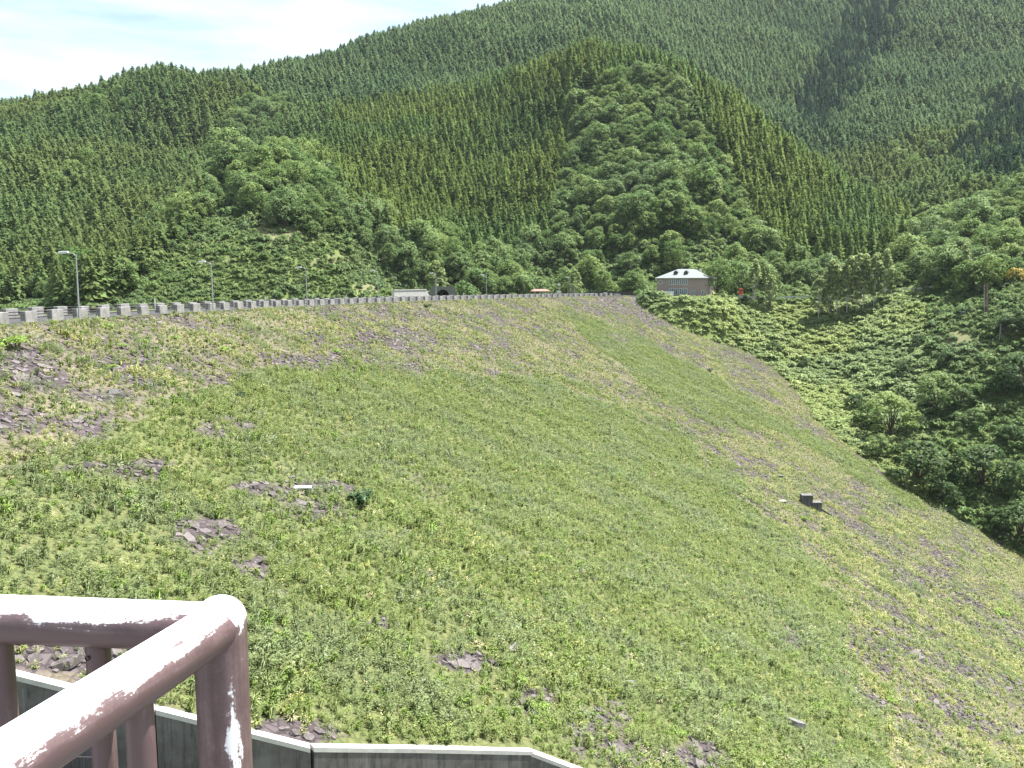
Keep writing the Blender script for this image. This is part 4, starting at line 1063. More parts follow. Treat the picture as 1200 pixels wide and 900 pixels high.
window(-3.0, 4.6, 3.3, 2.1, 4); window(.85, 4.6, 3.1, 2.1, 4); window(-3.0, .9, 3.3, 2.3, 4); window(.85, .9, 3.1, 2.3, 4); window(4.6, 1.0, 1.7, 1.3, 2); window(8.3, 1.0, 1.0, 1.6, 1)
ring = [(0.72 * math.cos(a), -.06, .72 * math.sin(a)) for a in np.linspace(0, 2 * math.pi, 25)]
rw = part('window', tubes('window', M['white_paint'], [(ring, .11)], 6), t, (-8.1, 0, 5.6), label='round window with a white frame')
part('pane', to_mesh('pane', np.array([(.62 * math.cos(a), -.03, .62 * math.sin(a)) for a in np.linspace(0, 2 * math.pi, 16, endpoint=False)] + [(0, -.03, 0)]), None, [(i, (i + 1) % 16, 16) for i in range(16)], mats=[M['glass']]), rw)
window(W2 + .06, .2, 1.3, 2.3, 1, 3.0, math.pi / 2); window(W2 + .06, 4.5, 1.6, 1.6, 2, 3.0, math.pi / 2); window(W2 + .06, 4.5, 1.6, 1.6, 2, 8.5, math.pi / 2)
# white panel fence in front of it
n_f = np.array([math.sin(math.radians(-26.5)), -math.cos(math.radians(-26.5)), 0]); r_f = np.array([math.cos(math.radians(-26.5)), math.sin(math.radians(-26.5)), 0])
t = thing('panel_fence', 'short white panel fence in front of the brick house', 'fence', HOUSE + n_f * 2.4 - r_f * 5.2 - np.array([0, 0, .3]), math.radians(-26.5))
pm = bevelled(boxes('panel', M['white_paint'], (-.97, .97, -.03, .03, .1, 2.2)), .01); qm = boxes('post', M['galv'], (-.04, .04, -.05, .05, -1, 2.25))
for q in range(3): part('panel', pm, t, (-2.1 + 2.1 * q, 0, 0))
for q in range(4): part('post', qm, t, (-3.15 + 2.1 * q, 0, 0))

# ------------------------------------------------------------------ things along the far road
g = at(485, 349, 236); g[2] = -4.2
t = thing('retaining_wall', 'pale grey concrete wall with slanting right end, left of the tunnel mouth', 'wall', g, 0.95)
wv = np.array([(-8.2, 0), (8.4, 0), (5.4, 3.5), (-8.0, 3.35)])
part('wall_face', to_mesh('wall_face', np.concatenate([np.c_[wv[:, 0], 0 * wv[:, 0], wv[:, 1]], np.c_[wv[:, 0], 0 * wv[:, 0] + .9, wv[:, 1]]]), [(0, 1, 2, 3), (7, 6, 5, 4), (1, 0, 4, 5), (2, 1, 5, 6), (3, 2, 6, 7), (0, 3, 7, 4)], mats=[M['pale_concrete']]), t)
part('coping', to_mesh('coping', np.array([(-8.1, -.12, 3.36), (5.5, -.12, 3.51), (5.5, 1.0, 3.51), (-8.1, 1.0, 3.36), (-8.1, -.12, 3.56), (5.5, -.12, 3.71), (5.5, 1.0, 3.71), (-8.1, 1.0, 3.56)]), box_arrays(0, 1, 0, 1, 0, 1)[1], mats=[M['pale_concrete']]), t)
g = at(519, 347, 300); g[2] = -4.2
t = thing('tunnel_portal', 'dark arched road tunnel mouth in a grey concrete portal under the trees', 'tunnel', g, 0.1)
k = 13; an = np.linspace(math.pi, 0, k); R_ = 2.3
arch = np.array([(-R_, 0)] + [(R_ * math.cos(a), 1.2 + R_ * math.sin(a)) for a in an] + [(R_, 0)])
outr = np.array([(-5.0, 0)] + [(5.0 * math.cos(a), min(4.6, 1.2 + 6 * math.sin(a))) for a in an] + [(5.0, 0)])
n_ = len(arch); V = np.concatenate([np.c_[arch[:, 0], 0 * arch[:, 0], arch[:, 1]], np.c_[outr[:, 0], 0 * outr[:, 0], outr[:, 1]], np.c_[arch[:, 0], 0 * arch[:, 0] + .8, arch[:, 1]], np.c_[outr[:, 0], 0 * outr[:, 0] + .8, outr[:, 1]]])
i = np.arange(n_ - 1)
part('portal_face', to_mesh('portal_face', V, np.concatenate([np.stack([i, i + 1, i + 1 + n_, i + n_], 1), np.stack([i + n_, i + 1 + n_, i + 1 + 3 * n_, i + 3 * n_], 1)]), mats=[M['dull_concrete']]), t)
V = np.concatenate([np.c_[arch[:, 0], 0 * arch[:, 0] + .002, arch[:, 1]], np.c_[arch[:, 0], 0 * arch[:, 0] + 14, arch[:, 1]]])
part('tunnel_lining', to_mesh('tunnel_lining', V, np.concatenate([np.stack([i, i + n_, i + 1 + n_, i + 1], 1)]), [(n_, n_ + q, n_ + q + 1) for q in range(1, n_ - 1)], mats=[M['void']]), t)

g = at(633, 347, 318); g[2] = CREST_Z - .6
t = thing('roadside_shelter', 'small open shelter with red brown hipped roof behind the parapet', 'shelter', g, .2)
part('roof', to_mesh('roof', np.array([(-3.6, -2, 2.3), (3.6, -2, 2.3), (3.6, 2, 2.3), (-3.6, 2, 2.3), (-2.2, 0, 3.1), (2.2, 0, 3.1), (-3.6, -2, 2.1), (3.6, -2, 2.1), (3.6, 2, 2.1), (-3.6, 2, 2.1)]), [(0, 1, 5, 4), (2, 3, 4, 5), (6, 7, 1, 0), (7, 8, 2, 1), (8, 9, 3, 2), (9, 6, 0, 3), (9, 8, 7, 6)], [(1, 2, 5), (3, 0, 4)], mats=[M['shelter_roof']]), t)
pm = boxes('post', M['rust'], (-.09, .09, -.09, .09, -1.5, 2.1))
for a, b in ((-3.2, -1.6), (3.2, -1.6), (-3.2, 1.6), (3.2, 1.6)): part('post', pm, t, (a, b, 0))
part('bench', boxes('bench', M['rust'], (-2.6, 2.6, .9, 1.5, .4, .5), (-2.4, -2.2, 1.0, 1.4, -1, .4), (2.2, 2.4, 1.0, 1.4, -1, .4)), t)
def cabinet(u, v, D, w, h, lab, mast=0.0):
    g = at(u, v, D); t = thing('road_cabinet', lab, 'cabinet', g, rng.normal(0, .2), 'white cabinets at the road junction')
    part('case', bevelled(boxes('case', M['white_paint'], (-w / 2, w / 2, -w * .35, w * .35, 0, h)), .03), t)
    part('cap', boxes('cap', M['white_paint'], (-w / 2 - .08, w / 2 + .08, -w * .35 - .08, w * .35 + .08, h + .003, h + .1)), t)
    part('leg', boxes('leg', M['galv'], (-.12, .12, -.12, .12, -3, -.003)), t)
    if mast:
        part('mast', tubes('mast', M['galv'], [([(0, 0, h + .1), (0, 0, h + mast)], .06)], 6), t)
        part('sign', boxes('sign', M['white_paint'], (-.5, .5, -.22, -.07, h + mast - .9, h + mast)), t)
cabinet(655, 343.5, 316, 1.7, .8, 'white cabinet with a small white sign mast, right of the red roofed shelter', 3.0)
cabinet(709, 345.5, 312, 1.2, .8, 'small white cabinet alone near the end of the parapet')
g = at(723, 349, 309); t = thing('end_pier', 'square pale concrete pier closing the parapet', 'pier', g - np.array([0, 0, .3]), .5)
part('shaft', bevelled(boxes('shaft', M['pale_concrete'], (-.95, .95, -.8, .8, -.4, 1.55)), .04), t); part('cap', boxes('cap', M['pale_concrete'], (-1.05, 1.05, -.9, .9, 1.553, 1.75)), t)
def ground_fence(name, lab, cat, uvD, h, mat, rails, post_w=.06, gap=2.5, zfix=None, grp=None):
    P = np.array([at(*q) for q in uvD]); seg = np.concatenate([[0], np.cumsum(np.hypot(*np.diff(P[:, :2], axis=0).T))]); m_ = max(2, int(seg[-1] / gap) + 1)
    q = np.linspace(0, seg[-1], m_); X = np.interp(q, seg, P[:, 0]); Y = np.interp(q, seg, P[:, 1]); Z = np.interp(q, seg, P[:, 2])
    t = thing(name, lab, cat, (X[0], Y[0], Z[0]), 0, grp)
    pm = boxes('post', mat, (-post_w, post_w, -post_w, post_w, -1.5, h))
    for a, b, c in zip(X, Y, Z): part('post', pm, t, (a - X[0], b - Y[0], c - Z[0]))
    for rh, rt in rails: part('rail', strip_mesh('rail', mat, np.stack([X - X[0], Y - Y[0] , Z - Z[0] + rh], 1), [(post_w + .003, rt), (post_w + .003, -rt), (post_w + .05, -rt), (post_w + .05, rt)]), t)
    return t
ground_fence('guard_rail_fence', 'low white guard rail between the end pier and the brick house', 'guard rail', [(727, 349.5, 308), (745, 349.5, 309), (764, 349.5, 310)], .75, M['white_paint'], [(.55, .16)])
ground_fence('board_fence', 'dark fence along the road left of the brick house', 'fence', [(690, 347, 334), (730, 347, 332), (768, 347, 330)], 2.0, M['dark_metal'], [(.3, .2), (.75, .2), (1.2, .2), (1.65, .2)])
g = at(868, 345, 316); t = thing('vending_box', 'bright red upright box at the roadside right of the brick house', 'vending box', g, -.3)
part('cabinet', bevelled(boxes('cabinet', M['red'], (-.75, .75, -.4, .4, 0, 2.2)), .05), t); part('front_panel', boxes('front_panel', M['rust'], (-.5, .5, -.43, -.403, 1.1, 1.8)), t); part('plinth', boxes('plinth', M['concrete'], (-.85, .85, -.5, .5, -1.5, -.003)), t)
rd = np.array([at(u, v, D) for u, v, D in ((764, 349, 318), (800, 346, 322), (870, 344, 326), (920, 343.5, 327), (960, 343, 327), (1010, 342, 324), (1060, 340.5, 316), (1100, 337, 303))])
rd[:, 2] = ground_z(rd[:, 0], rd[:, 1]) + .25
part('hill_road', strip_mesh('hill_road', M['road'], rd, [(-2.6, 0), (-2.6, -1.2), (2.6, -1.2), (2.6, 0)]), kind='structure')
ks = rd.copy()
t = thing('road_kerb', 'thin pale kerb along the valley side of the hill road', 'kerb', (0, 0, 0)); part('kerb_stone', strip_mesh('kerb_stone', M['pale_concrete'], ks, [(2.62, .22), (2.62, -.8), (2.9, -.8), (2.9, .22)]), t)
P0, P1 = at(903, 341, 336), at(957, 341, 335)
t = thing('roadside_wall', 'grey block retaining wall under creepers, left of the birch row', 'wall', P0 - np.array([0, 0, .5]), math.atan2(P1[1] - P0[1], P1[0] - P0[0]))
Lw = float(np.hypot(*(P1 - P0)[:2])); bw = Lw / 9
bm_ = bevelled(boxes('wall_block', M['dull_concrete'], (-bw / 2 + .02, bw / 2 - .02, -.3, .3, -.58, .58)), .04)
for a in range(9):
    for b in range(2): part('wall_block', bm_, t, (bw * (a + .5), rng.normal(0, .04), -.2 + 1.18 * b))
part('core', boxes('core', M['stained'], (0, Lw, .1, .8, -2, 1.4)), t)

# ------------------------------------------------------------------ birches and trees picked out one by one
def tree(name, lab, cat, models, base, sc, grp=None, sx=None):
    t = thing(name, lab, cat, base, rng.random() * 6.28, grp); sx = sc if sx is None else sx; t.scale = (float(sx), float(sx), float(sc))
    c_, tr_ = models[int(rng.integers(0, len(models)))]; part('crown', c_, t); part('trunk', tr_, t); return t
bl = ['leftmost in the row', 'second from the left, two stems wide', 'third from the left', 'fourth from the left', 'in the middle, tallest', 'fifth from the left, right of the tallest', 'second from the right', 'rightmost, a little apart']
for (u, v, D, h), w in zip([(960, 352, 309, 17.5), (972, 350, 310, 19), (981, 351, 309, 20.5), (993, 352, 308, 19.5), (1004, 351, 308, 20.8), (1012, 352, 307, 19), (1024, 351, 307, 19.5), (1036, 349, 308, 18)], bl):
    g = at(u, v, D); g[2] = ground_z(g[0], g[1])
    tree('birch_tree', 'white stemmed birch below the hill road, ' + w, 'birch', BIRCHES, g, h / 15.5 * .98, 'row of birches below the hill road', h / 15.5 * .92)
for u, D, h, wide, mods, lab, cat in [
    (841, 314, 12, 1.05, BROADS, 'round leafy tree overlapping the right end of the brick house', 'tree'),
    (861, 334, 13.5, 1.2, BROADS, 'broad leafy tree behind the red box', 'tree'),
    (884, 321, 15, 1.0, BIRCHES, 'tall roadside tree right of the red box', 'tree'),
    (897, 319, 14, .9, BIRCHES, 'slim roadside tree nearest the grey retaining wall', 'tree'),
    (905, 317, 12.5, .85, BIRCHES, 'light green slim tree with pale stem at the wall end', 'tree'),
    (822, 336, 13.5, 1.0, BROADS, 'tree peeping over the roof of the brick house', 'tree'),
    (674, 332, 14.5, 1.05, BIRCHES, 'grey green feathery tree beside the farthest street lamp', 'tree'),
    (510, 312, 16.5, 1.25, BIRCHES, 'tall feathery tree over the tunnel mouth', 'tree'),
    (543, 316, 11.5, 1.15, BROADS, 'round tree right of the tunnel mouth', 'tree'),
    (572, 322, 8.5, 1.1, BROADS, 'low spreading tree behind the sixth street lamp', 'tree'),
    (600, 324, 8, 1.2, BROADS, 'low spreading tree left of the red roofed shelter', 'tree'),
    (1112, 298, 13, .8, BIRCHES, 'feathery grey green tree at the road bend', 'tree'),
    (1129, 294, 14.5, .85, BIRCHES, 'taller feathery tree just right of the road bend', 'tree'),
]:
    a, b, c = ray(u, 340); x, y = a / b * D, D
    base = np.array([x, y, ground_z(x, y)])
    if u < 700: base[2] = min(base[2], CREST_Z - .2) if u < 560 else base[2]
    H_ = 15.5 if mods is BIRCHES else 9.9
    tree('roadside_tree', lab, cat, mods, base, h / H_, 'trees along the far road', wide * h / H_)
for u, v, r, lab in [(740, 268, 1.75, 'big rounded tree standing clear on the central mountain front'), (798, 262, 1.45, 'rounded grey green tree right of the big clear standing tree')]:
    g = ray_ground(u, v, 300); tree('broadleaf_tree', lab, 'tree', BROADS, g, r * .8, 'broadleaf trees on the near slopes', r * .72)

SHR = [broad_meshes('tall_shrub', 4.6 + .4 * i, 3.4, M['deep'] if i < 3 else M['broad'], 600 + i, 17, 130, 0.38, 0.08, 0.8) for i in range(4)]
for u, v, r, lab in [
    (1043, 512, 1.45, 'big dark leaved bush overhanging the dam edge, upper of the three biggest'), (1075, 565, 1.6, 'biggest bush at the dam edge, in the middle of the valley side'), (1150, 570, 1.5, 'big dense bush in shade right of the biggest bush'),
    (1098, 482, 1.3, 'dark bush above the two biggest bushes'), (1126, 478, .95, 'medium bush between the dark bush and the rubble patch'), (1168, 462, 1.05, 'bush near the right edge beside a bare soil patch'),
    (1196, 455, 1.35, 'tall dark bush cut by the right edge of the photo'), (1180, 394, 1.2, 'round bush right of the grey post'), (1199, 388, 1.2, 'round bush at the right edge below the road fence'), (1163, 357, .75, 'small bush right of the rusty red posts'),
    (1195, 640, 1.35, 'dark bush beside the drain at the right edge'), (1165, 620, .8, 'light bush just above the drain channel'), (1108, 588, .9, 'pale bush at the foot of the biggest bush'), (1015, 500, 1.0, 'dark bush at the upper end of the bush row on the dam edge'),
    (1002, 480, .8, 'small bush starting the row along the dam edge'), (1058, 440, .8, 'bush on the shadowed ditch line, lower half'), (1075, 405, .65, 'bush on the shadowed ditch line, middle'), (1098, 372, .6, 'bush on the shadowed ditch line, upper half'),
    (1110, 428, .7, 'lone bush in the middle of the right slope'), (1140, 500, .8, 'bush below the rubble patch'), (945, 430, .6, 'bush in the middle of the creeper slope'), (905, 412, .65, 'bush on the upper creeper slope'), (1182, 520, .9, 'dark bush under the tall bush at the right edge'),
    (1030, 535, .9, 'low bush touching the grass below the row')]:
    g = ray_ground(u, v); r = r * (1.45 if r > 1.25 else 1.15)
    tree('tall_shrub', lab, 'bush', SHR, g - np.array([0, 0, .3]), r * .95, 'bushes on the right valley side', r)
YB = [broad_meshes('golden_shrub', 4.6, 3.3, M['yellow_bush'], 640, 14, 110, 0.34, 0.12, 0.75)]
g = ray_ground(1190, 334, 150); tree('golden_shrub', 'golden yellow flowering bush on the road above the right slope', 'bush', YB, g, 1.15)
LB = [broad_meshes('lime_shrub', 4.6, 3.3, M['lime'], 650, 14, 110, 0.34, 0.12, 0.75)]
g = ray_ground(1163, 336, 150); tree('lime_shrub', 'yellow green bush left of the golden bush', 'bush', LB, g, .8)
g = ray_ground(1104, 341, 150); tree('lime_shrub', 'yellow green bush at the road bend under the feathery trees', 'bush', LB, g, .9)

# ------------------------------------------------------------------ things on the right slope
g = ray_ground(1156, 368)
t = thing('twin_posts', 'pair of tall rusty red steel posts on the right slope', 'posts', g, -.2); t.rotation_euler[1] = -.07
pm = boxes('post', M['rust'], (-.16, .16, -.16, -.10, -1.5, 9.6), (-.16, .16, .10, .16, -1.5, 9.6), (-.05, .05, -.098, .098, -1.5, 9.6)); fm = boxes('flange', M['pale_concrete'], (-.19, -.165, -.16, .16, -.5, 9.5))
for q in (-.42, .42):
    o = part('post', pm, t, (q, 0, 0)); part('edge_strip', fm, o)
for h in (1.5, 5, 8.6): part('tie_bar', boxes('tie_bar', M['rust'], (-.58, .58, -.22, -.165, h, h + .14)), t)
g = ray_ground(1130, 369); t = thing('concrete_box', 'small dark box with a bright white lid on the right slope', 'box', g, .3)
part('body', boxes('body', M['stained'], (-.9, .9, -.7, .7, -1, .9)), t); part('lid', bevelled(boxes('lid', M['white_paint'], (-1.1, 1.1, -.9, .9, .903, 1.12)), .03), t)
g = ray_ground(1171, 402); t = thing('marker_pole', 'thin weathered grey pole below the rusty posts', 'pole', g, 0); t.rotation_euler[0] = .03
part('pole', tubes('pole', M['concrete'], [([(0, 0, -1), (0, 0, 5.6)], [.15, .11])], 8), t); part('cap', boxes('cap', M['concrete'], (-.2, .2, -.2, .2, 5.603, 5.75)), t); part('step', boxes('step', M['galv'], (-.35, .35, -.03, .03, 3.0, 3.06), (-.35, .35, -.03, .03, 4.0, 4.06)), t)
rf = []
for u in (1112, 1135, 1160, 1185, 1212, 1240):
    v = float(np.interp(u, [1100, 1150, 1210, 1350], [336, 333, 332, 322])); D = float(np.interp(u, [1100, 1150, 1210, 1350], [300, 285, 270, 255])); p_ = at(u, v, D); p_[2] = ground_z(p_[0], p_[1]); _u, _v, _f = project(*p_); rf.append((float(_u), float(_v), D))
ground_fence('road_fence', 'dark low fence along the road above the right slope', 'fence', rf, 1.0, M['dark_metal'], [(.45, .06), (.9, .07)], .05, 2.2)

# ------------------------------------------------------------------ things on the dam face
def face_box(u, v, w, dp, h, lab, mat, topmat, rz, cat='concrete block', grp='concrete blocks on the dam face', sink=.5, name='concrete_block'):
    g = ray_face(u, v); t = thing(name, lab, cat, g, rz, grp)
    part('body', bevelled(boxes('body', mat, (-w / 2, w / 2, -dp / 2, dp / 2, -sink - dp, h - .12)), .025), t)
    part('cap', bevelled(boxes('cap', topmat, (-w / 2 - .03, w / 2 + .03, -dp / 2 - .03, dp / 2 + .03, h - .117, h)), .02), t); return t
face_box(944.5, 592, 2.0, 1.6, 2.1, 'largest of the dark concrete blocks on the face', M['stained'], M['dull_concrete'], -.05)  # dark body, lighter cap: shaded front and lit top put into the colours
face_box(956, 598, 1.7, 1.6, 1.7, 'second dark concrete block, right of the largest', M['stained'], M['dull_concrete'], -.05)
face_box(914, 560, 1.0, .8, .55, 'small flat concrete block up the slope from the largest', M['stained'], M['dull_concrete'], .0)
face_box(917, 590, 1.0, .9, .55, 'small pale topped concrete block left of the largest', M['stained'], M['pale_concrete'], .1)
face_box(355, 575, 1.25, .6, .32, 'low white topped slab among dark rocks on the left of the face', M['stained'], M['white_paint'], .1, 'slab', None, .4, 'marker_slab')
a_, b_ = ray_face(961, 599), ray_face(972, 606)
t = thing('pipe_pair', 'two short dark pipes running down from the concrete blocks', 'pipes', a_, 0)
for q in (0, .45): part('pipe', capped('pipe', M['stained'], np.array([np.array([q * .5, -q, .5]), b_ - a_ + np.array([q * .5, -q, .5])]), .13, 8), t)
for u, v, s_, lab in [(932, 851, .75, 'pale boulder in a bare spot at the lower right of the lush weeds'), (738, 803, .42, 'small white stone amid weeds left of the pale tuft'), (601, 763, .5, 'grey stone alone in the lush weeds at centre bottom'), (343, 562, .35, 'small pale stone left of the white topped slab'), (133, 461, .5, 'pale stone on the bare rock streak at left')]:
    g = ray_face(u, v)
    o = part('pale_boulder', slab_mesh('pale_boulder', M['pale_stone'], 700 + u, s_, s_ * .7, s_ * .45), None, g + np.array([0, 0, .12]), (.25, -.2, rng.random() * 6)); o['label'] = lab; o['category'] = 'stone'; o['group'] = 'pale stones on the dam face'
t = thing('drain_channel', 'narrow concrete drain running down the right edge of the rock face', 'drain', (0, 0, 0))
gp = np.array([ray_face(u, v) for u, v in [(1100, 594), (1132, 609), (1165, 626), (1200, 646), (1250, 674), (1300, 706)]])
for a in range(len(gp) - 1):
    sg = np.array([gp[a] + (gp[a + 1] - gp[a]) * .004, gp[a + 1] - (gp[a + 1] - gp[a]) * .004])
    for off, nm in ((-.55, 'channel_side'), (.55, 'channel_side')): part(nm, strip_mesh(nm, M['concrete'], sg, [(off - .14, .8), (off - .14, -.6), (off + .14, -.6), (off + .14, .8)]), t)
    part('channel_bed', strip_mesh('channel_bed', M['stained'], sg, [(-.428, .02), (-.428, -.5), (.428, -.5), (.428, .02)]), t)

# ------------------------------------------------------------------ spillway wall
t = thing('spillway_wall', 'long dark stained concrete wall with sunlit top at the foot of the weeds', 'wall', (0, 0, 0))
wp = []
for a in range(len(WALL) - 1):
    m_ = max(1, int(round(np.hypot(*(WALL[a + 1] - WALL[a])[:2]) / 6.0)))
    for q in range(m_): wp.append(WALL[a] + (WALL[a + 1] - WALL[a]) * q / m_)
wp.append(WALL[-1]); wp = np.array(wp)
TW = .36
for a in range(len(wp) - 1):
    sg = np.array([wp[a] + (wp[a + 1] - wp[a]) * .0015, wp[a + 1] - (wp[a + 1] - wp[a]) * .0015])
    part('wall_panel', strip_mesh('wall_panel', M['stained'], sg, [(0, .13), (0, -11), (TW, -11), (TW, .13)]), t)
    part('coping', strip_mesh('coping', M['pale_concrete'], sg, [(-.02, .33), (-.02, .133), (TW + .025, .133), (TW + .025, .33)]), t)  # paler than the panels: the sunlit wall top put into the colour

# ------------------------------------------------------------------ picket fence down by the channel, seen between the rails
fa, fb = at(-40, 884, 24.0), at(123, 888, 25.0)
t = thing('picket_fence', 'dark steel picket fence far below, glimpsed under the near handrail', 'fence', fb, math.atan2(fa[1] - fb[1], fa[0] - fb[0]))
Lf = float(np.hypot(*(fa - fb)[:2])); dz = (fa[2] - fb[2]) / Lf
part('top_rail', tubes('top_rail', M['dark_metal'], [([(0, 0, 0), (Lf, 0, dz * Lf)], .022)], 6), t); part('bottom_rail', tubes('bottom_rail', M['dark_metal'], [([(0, 0, -.95), (Lf, 0, dz * Lf - .95)], .02)], 6), t)
pk = tubes('picket', M['dark_metal'], [([(0, 0, -.95), (0, 0, 0)], .011)], 5)
for q in np.arange(.05, Lf, .105): part('picket', pk, t, (q, 0, dz * q))
for q in np.arange(.0, Lf, 2.0): part('post', tubes('post', M['dark_metal'], [([(0, 0, -1.3), (0, 0, .02)], .03)], 6), t, (q, .04, dz * q))
t = thing('channel_wall', 'concrete wall under the dark picket fence', 'wall', fb - np.array([0, 0, 1.2]), math.atan2(fa[1] - fb[1], fa[0] - fb[0]))
part('wall_body', boxes('wall_body', M['stained'], (-.6, Lf + 25, -.25, .25, -16, -.1)), t)

# ------------------------------------------------------------------ handrail in front of the viewpoint
m, nt, out = new_mat('worn_highlit_brown_paint'); M['rail'] = m
p = N(nt, "ShaderNodeBsdfPrincipled"); p.inputs["Roughness"].default_value = 0.45; p.inputs["Specular IOR Level"].default_value = 0.45
tc = N(nt, "ShaderNodeTexCoord"); at_ = N(nt, "ShaderNodeAttribute"); at_.attribute_name = "along"
mp = N(nt, "ShaderNodeMapping"); mp.inputs["Scale"].default_value = (5, 60, 1); lk(nt, at_.outputs["Vector"], mp.inputs["Vector"])
streak = noise(nt, 1.0, 8, 0.72, mp.outputs["Vector"])
mp2 = N(nt, "ShaderNodeMapping"); mp2.inputs["Scale"].default_value = (7, 9, 1); lk(nt, at_.outputs["Vector"], mp2.inputs["Vector"])
patchn = noise(nt, 1.0, 5, 0.65, mp2.outputs["Vector"])
fine = noise(nt, 170, 3, 0.6, tc.outputs["Object"])
sepv = N(nt, "ShaderNodeSeparateXYZ"); lk(nt, at_.outputs["Vector"], sepv.inputs[0])
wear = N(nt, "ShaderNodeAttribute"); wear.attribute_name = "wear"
def mth(op, a, b):
    n = N(nt, "ShaderNodeMath", operation=op)
    for k, v_ in enumerate((a, b)):
        if hasattr(v_, "is_linked"): lk(nt, v_, n.inputs[k])
        else: n.inputs[k].default_value = v_
    return n.outputs[0]
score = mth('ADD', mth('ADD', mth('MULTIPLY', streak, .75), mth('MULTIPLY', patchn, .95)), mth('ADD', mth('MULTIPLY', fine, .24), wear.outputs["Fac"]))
bare = mrange(nt, score, 1.175, 1.225, 0, 1)  # white areas: worn-off paint and painted sun highlight together
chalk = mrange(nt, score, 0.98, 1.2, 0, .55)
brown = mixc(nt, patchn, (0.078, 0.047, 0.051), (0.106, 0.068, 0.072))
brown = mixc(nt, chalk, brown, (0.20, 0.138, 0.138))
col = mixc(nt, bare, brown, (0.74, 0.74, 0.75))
lk(nt, col, p.inputs["Base Color"]); lk(nt, mrange(nt, bare, 0, 1, .42, .7), p.inputs["Roughness"])
bn = N(nt, "ShaderNodeBump"); bn.inputs["Strength"].default_value = 0.25; bn.inputs["Distance"].default_value = 0.0006; bn.invert = True
lk(nt, mth('ADD', bare, mth('MULTIPLY', fine, .3)), bn.inputs["Height"]); lk(nt, bn.outputs[0], p.inputs["Normal"])
lk(nt, p.outputs[0], out.inputs["Surface"])

def rail_tube(name, pts, r, wear_light_fn, k=40, div=60):
    """round bar with its own along/around coordinates and a wear value: worn paint plus painted highlight"""
    pts = np.asarray(pts, float)
    if len(pts) == 2: pts = pts[0] + (pts[1] - pts[0]) * np.linspace(0, 1, div)[:, None]
    V, F = tube(pts, r, k); n = len(pts)
    ctr = np.repeat(pts, k, 0); nrm = unit(V - ctr); Ls = np.concatenate([[0], np.cumsum(np.linalg.norm(np.diff(pts, axis=0), axis=1))])
    V2 = np.concatenate([V, [pts[0], pts[-1]]]); i = np.arange(k); j = (i + 1) % k
    F3 = np.concatenate([np.stack([j, i, np.full(k, len(V))], 1), np.stack([len(V) - k + i, len(V) - k + j, np.full(k, len(V) + 1)], 1)])
    me = to_mesh(name, V2, F, F3, mats=[M['rail']], smooth=True)
    th = np.abs((np.tile(np.arange(k), n) / k) * 2 - 1) * math.pi * .5 * 2
    al_ = np.concatenate([np.stack([np.repeat(Ls, k) + pts[0, 0] * 3, th * np.mean(r), 0 * th], 1), np.zeros((2, 3))])
    a = me.attributes.new('along', 'FLOAT_VECTOR', 'POINT'); a.data.foreach_set('vector', al_.astype(np.float32).ravel())
    w = np.concatenate([wear_light_fn(ctr, nrm), [0, 0]]); a = me.attributes.new('wear', 'FLOAT', 'POINT'); a.data.foreach_set('value', w.astype(np.float32))
    return me
RZ = -.57
def on_rail(u, v, z=RZ):
    a, b, c = ray(u, v); t = z / c; return np.array([a * t, b * t, z])
C0 = on_rail(257.5, 727); E2 = on_rail(0, 893); E1 = on_rail(0, 726.5)
RR = .0425
R1A, R1B = on_rail(250, 735, -.583), on_rail(0, 725, -.583); d1 = unit(R1B - R1A); D2 = np.array([0, 0, -.008])
d2 = unit(E2 - C0)
top_wear = lambda c, n: -.05 + .42 * np.clip(n[:, 2], -.4, 1) ** 1 - .12 * (n[:, 2] < -.1)  # whiter top, browner underside: wear plus painted highlight and shade
t = thing('handrail', 'brown painted steel handrail with white worn and highlight-painted patches at the viewing point', 'railing', (0, 0, 0))
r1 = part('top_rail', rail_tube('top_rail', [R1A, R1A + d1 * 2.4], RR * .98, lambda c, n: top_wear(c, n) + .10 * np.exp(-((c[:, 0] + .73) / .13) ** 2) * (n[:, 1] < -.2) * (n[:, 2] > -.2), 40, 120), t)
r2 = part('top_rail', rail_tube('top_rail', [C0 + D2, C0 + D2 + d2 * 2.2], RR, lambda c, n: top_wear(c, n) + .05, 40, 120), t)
# domed corner post
post = np.array([C0 + np.array([0, 0, -1.05]), C0 + np.array([0, 0, -.4]), C0 + np.array([0, 0, -.02])])
dome = [C0 + np.array([0, 0, z]) for z in np.linspace(-.001, .0424, 9)]
pr = [RR] * 30 + [max(.002, RR * math.sqrt(max(0, 1 - (z / .0428) ** 2))) for z in np.linspace(.001, .0424, 12)]
pp = np.array([C0 + np.array([0, 0, z]) for z in np.linspace(-1.05, 0, 30)] + [C0 + np.array([0, 0, z]) for z in np.linspace(.001, .0424, 12)])
part('corner_post', rail_tube('corner_post', pp, np.array(pr) * 1.045, lambda c, n: .46 * np.clip((c[:, 2] - C0[2] + .012) / RR, 0, 1) ** .7 + .27 * np.exp(-((n[:, 0] - .62) / .26) ** 2) * (n[:, 1] < .1) * np.clip((C0[2] - c[:, 2]) / .16, .35, 1) + .10 * np.exp(-((n[:, 0] + .25) / .14) ** 2) * (n[:, 1] < 0), 40), t)  # white dome and right side: wear plus painted highlight, weaker under the rail
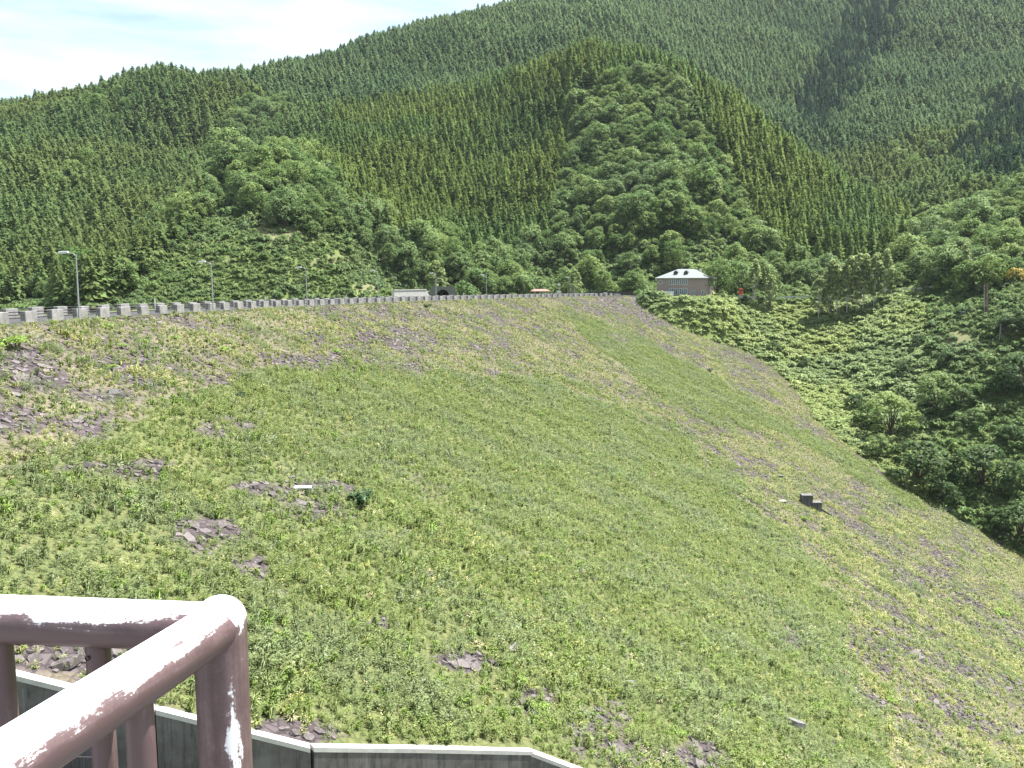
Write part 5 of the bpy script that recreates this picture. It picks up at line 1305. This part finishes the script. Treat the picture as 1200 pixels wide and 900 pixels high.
def baluster(base, rr=.0205):
    pts = np.array([base + np.array([0, 0, z]) for z in np.linspace(-1.03, -.02, 40)])
    return part('baluster', rail_tube('baluster', pts, rr, lambda c, n: -.16 + .22 * np.clip(n[:, 0], 0, 1) + .10 * np.exp(-((n[:, 0] + .1) / .25) ** 2) * (n[:, 1] < 0) * (fbm(c[:, 2] * 9, c[:, 0] * 30, 2) > .05), 24), t)  # whiter right side, browner overall: wear plus painted highlight and shade
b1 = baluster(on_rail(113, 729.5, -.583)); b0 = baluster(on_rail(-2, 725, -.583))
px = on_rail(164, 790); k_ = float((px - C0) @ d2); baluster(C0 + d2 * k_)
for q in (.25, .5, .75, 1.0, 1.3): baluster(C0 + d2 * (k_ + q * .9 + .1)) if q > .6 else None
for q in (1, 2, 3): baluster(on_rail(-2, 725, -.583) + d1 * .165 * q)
part('bolt', tubes('bolt', M['dark_metal'], [([on_rail(113, 729.5, -.583) + np.array([-.008, -.0188, -.056]), on_rail(113, 729.5, -.583) + np.array([-.008, -.0225, -.056])], .0042)], 10), b1)
# the terrace that carries it
part('viewing_terrace', strip_mesh('viewing_terrace', M['concrete'], np.array([(-6, -.2, -1.62), (-.2, -.2, -1.62), (4, -.2, -1.62)]), [(-1.72, 0), (-1.72, -9), (4.5, -9), (4.5, 0)]), kind='structure')
part('spillway_channel', strip_mesh('spillway_channel', M['concrete'], np.array([(-60, 12, -26), (-10, 20, -32), (30, 36, -40)]), [(-9, 0), (-9, -1), (9, -1), (9, 0)]), kind='structure')
STAT['terrain'] = (float(GZ.min()), float(GZ.max()))

# ------------------------------------------------------------------ thin summer haze: one closed box of air round everything
hz = bpy.data.materials.new('haze_air'); hz.use_nodes = True; ht = hz.node_tree; ht.nodes.clear()
ho = ht.nodes.new("ShaderNodeOutputMaterial"); hv = ht.nodes.new("ShaderNodeVolumePrincipled")
hv.inputs["Color"].default_value = (0.80, 0.90, 1.0, 1); hv.inputs["Density"].default_value = HAZE; hv.inputs["Anisotropy"].default_value = 0.2
ht.links.new(hv.outputs[0], ho.inputs["Volume"])
part('haze', boxes('haze', hz, (GX[0] - 20, GX[-1] + 20, GY[0] - 20, GY[-1] + 20, float(GZ.min()) - 1, float(GZ.max()) + 25)), kind='stuff')
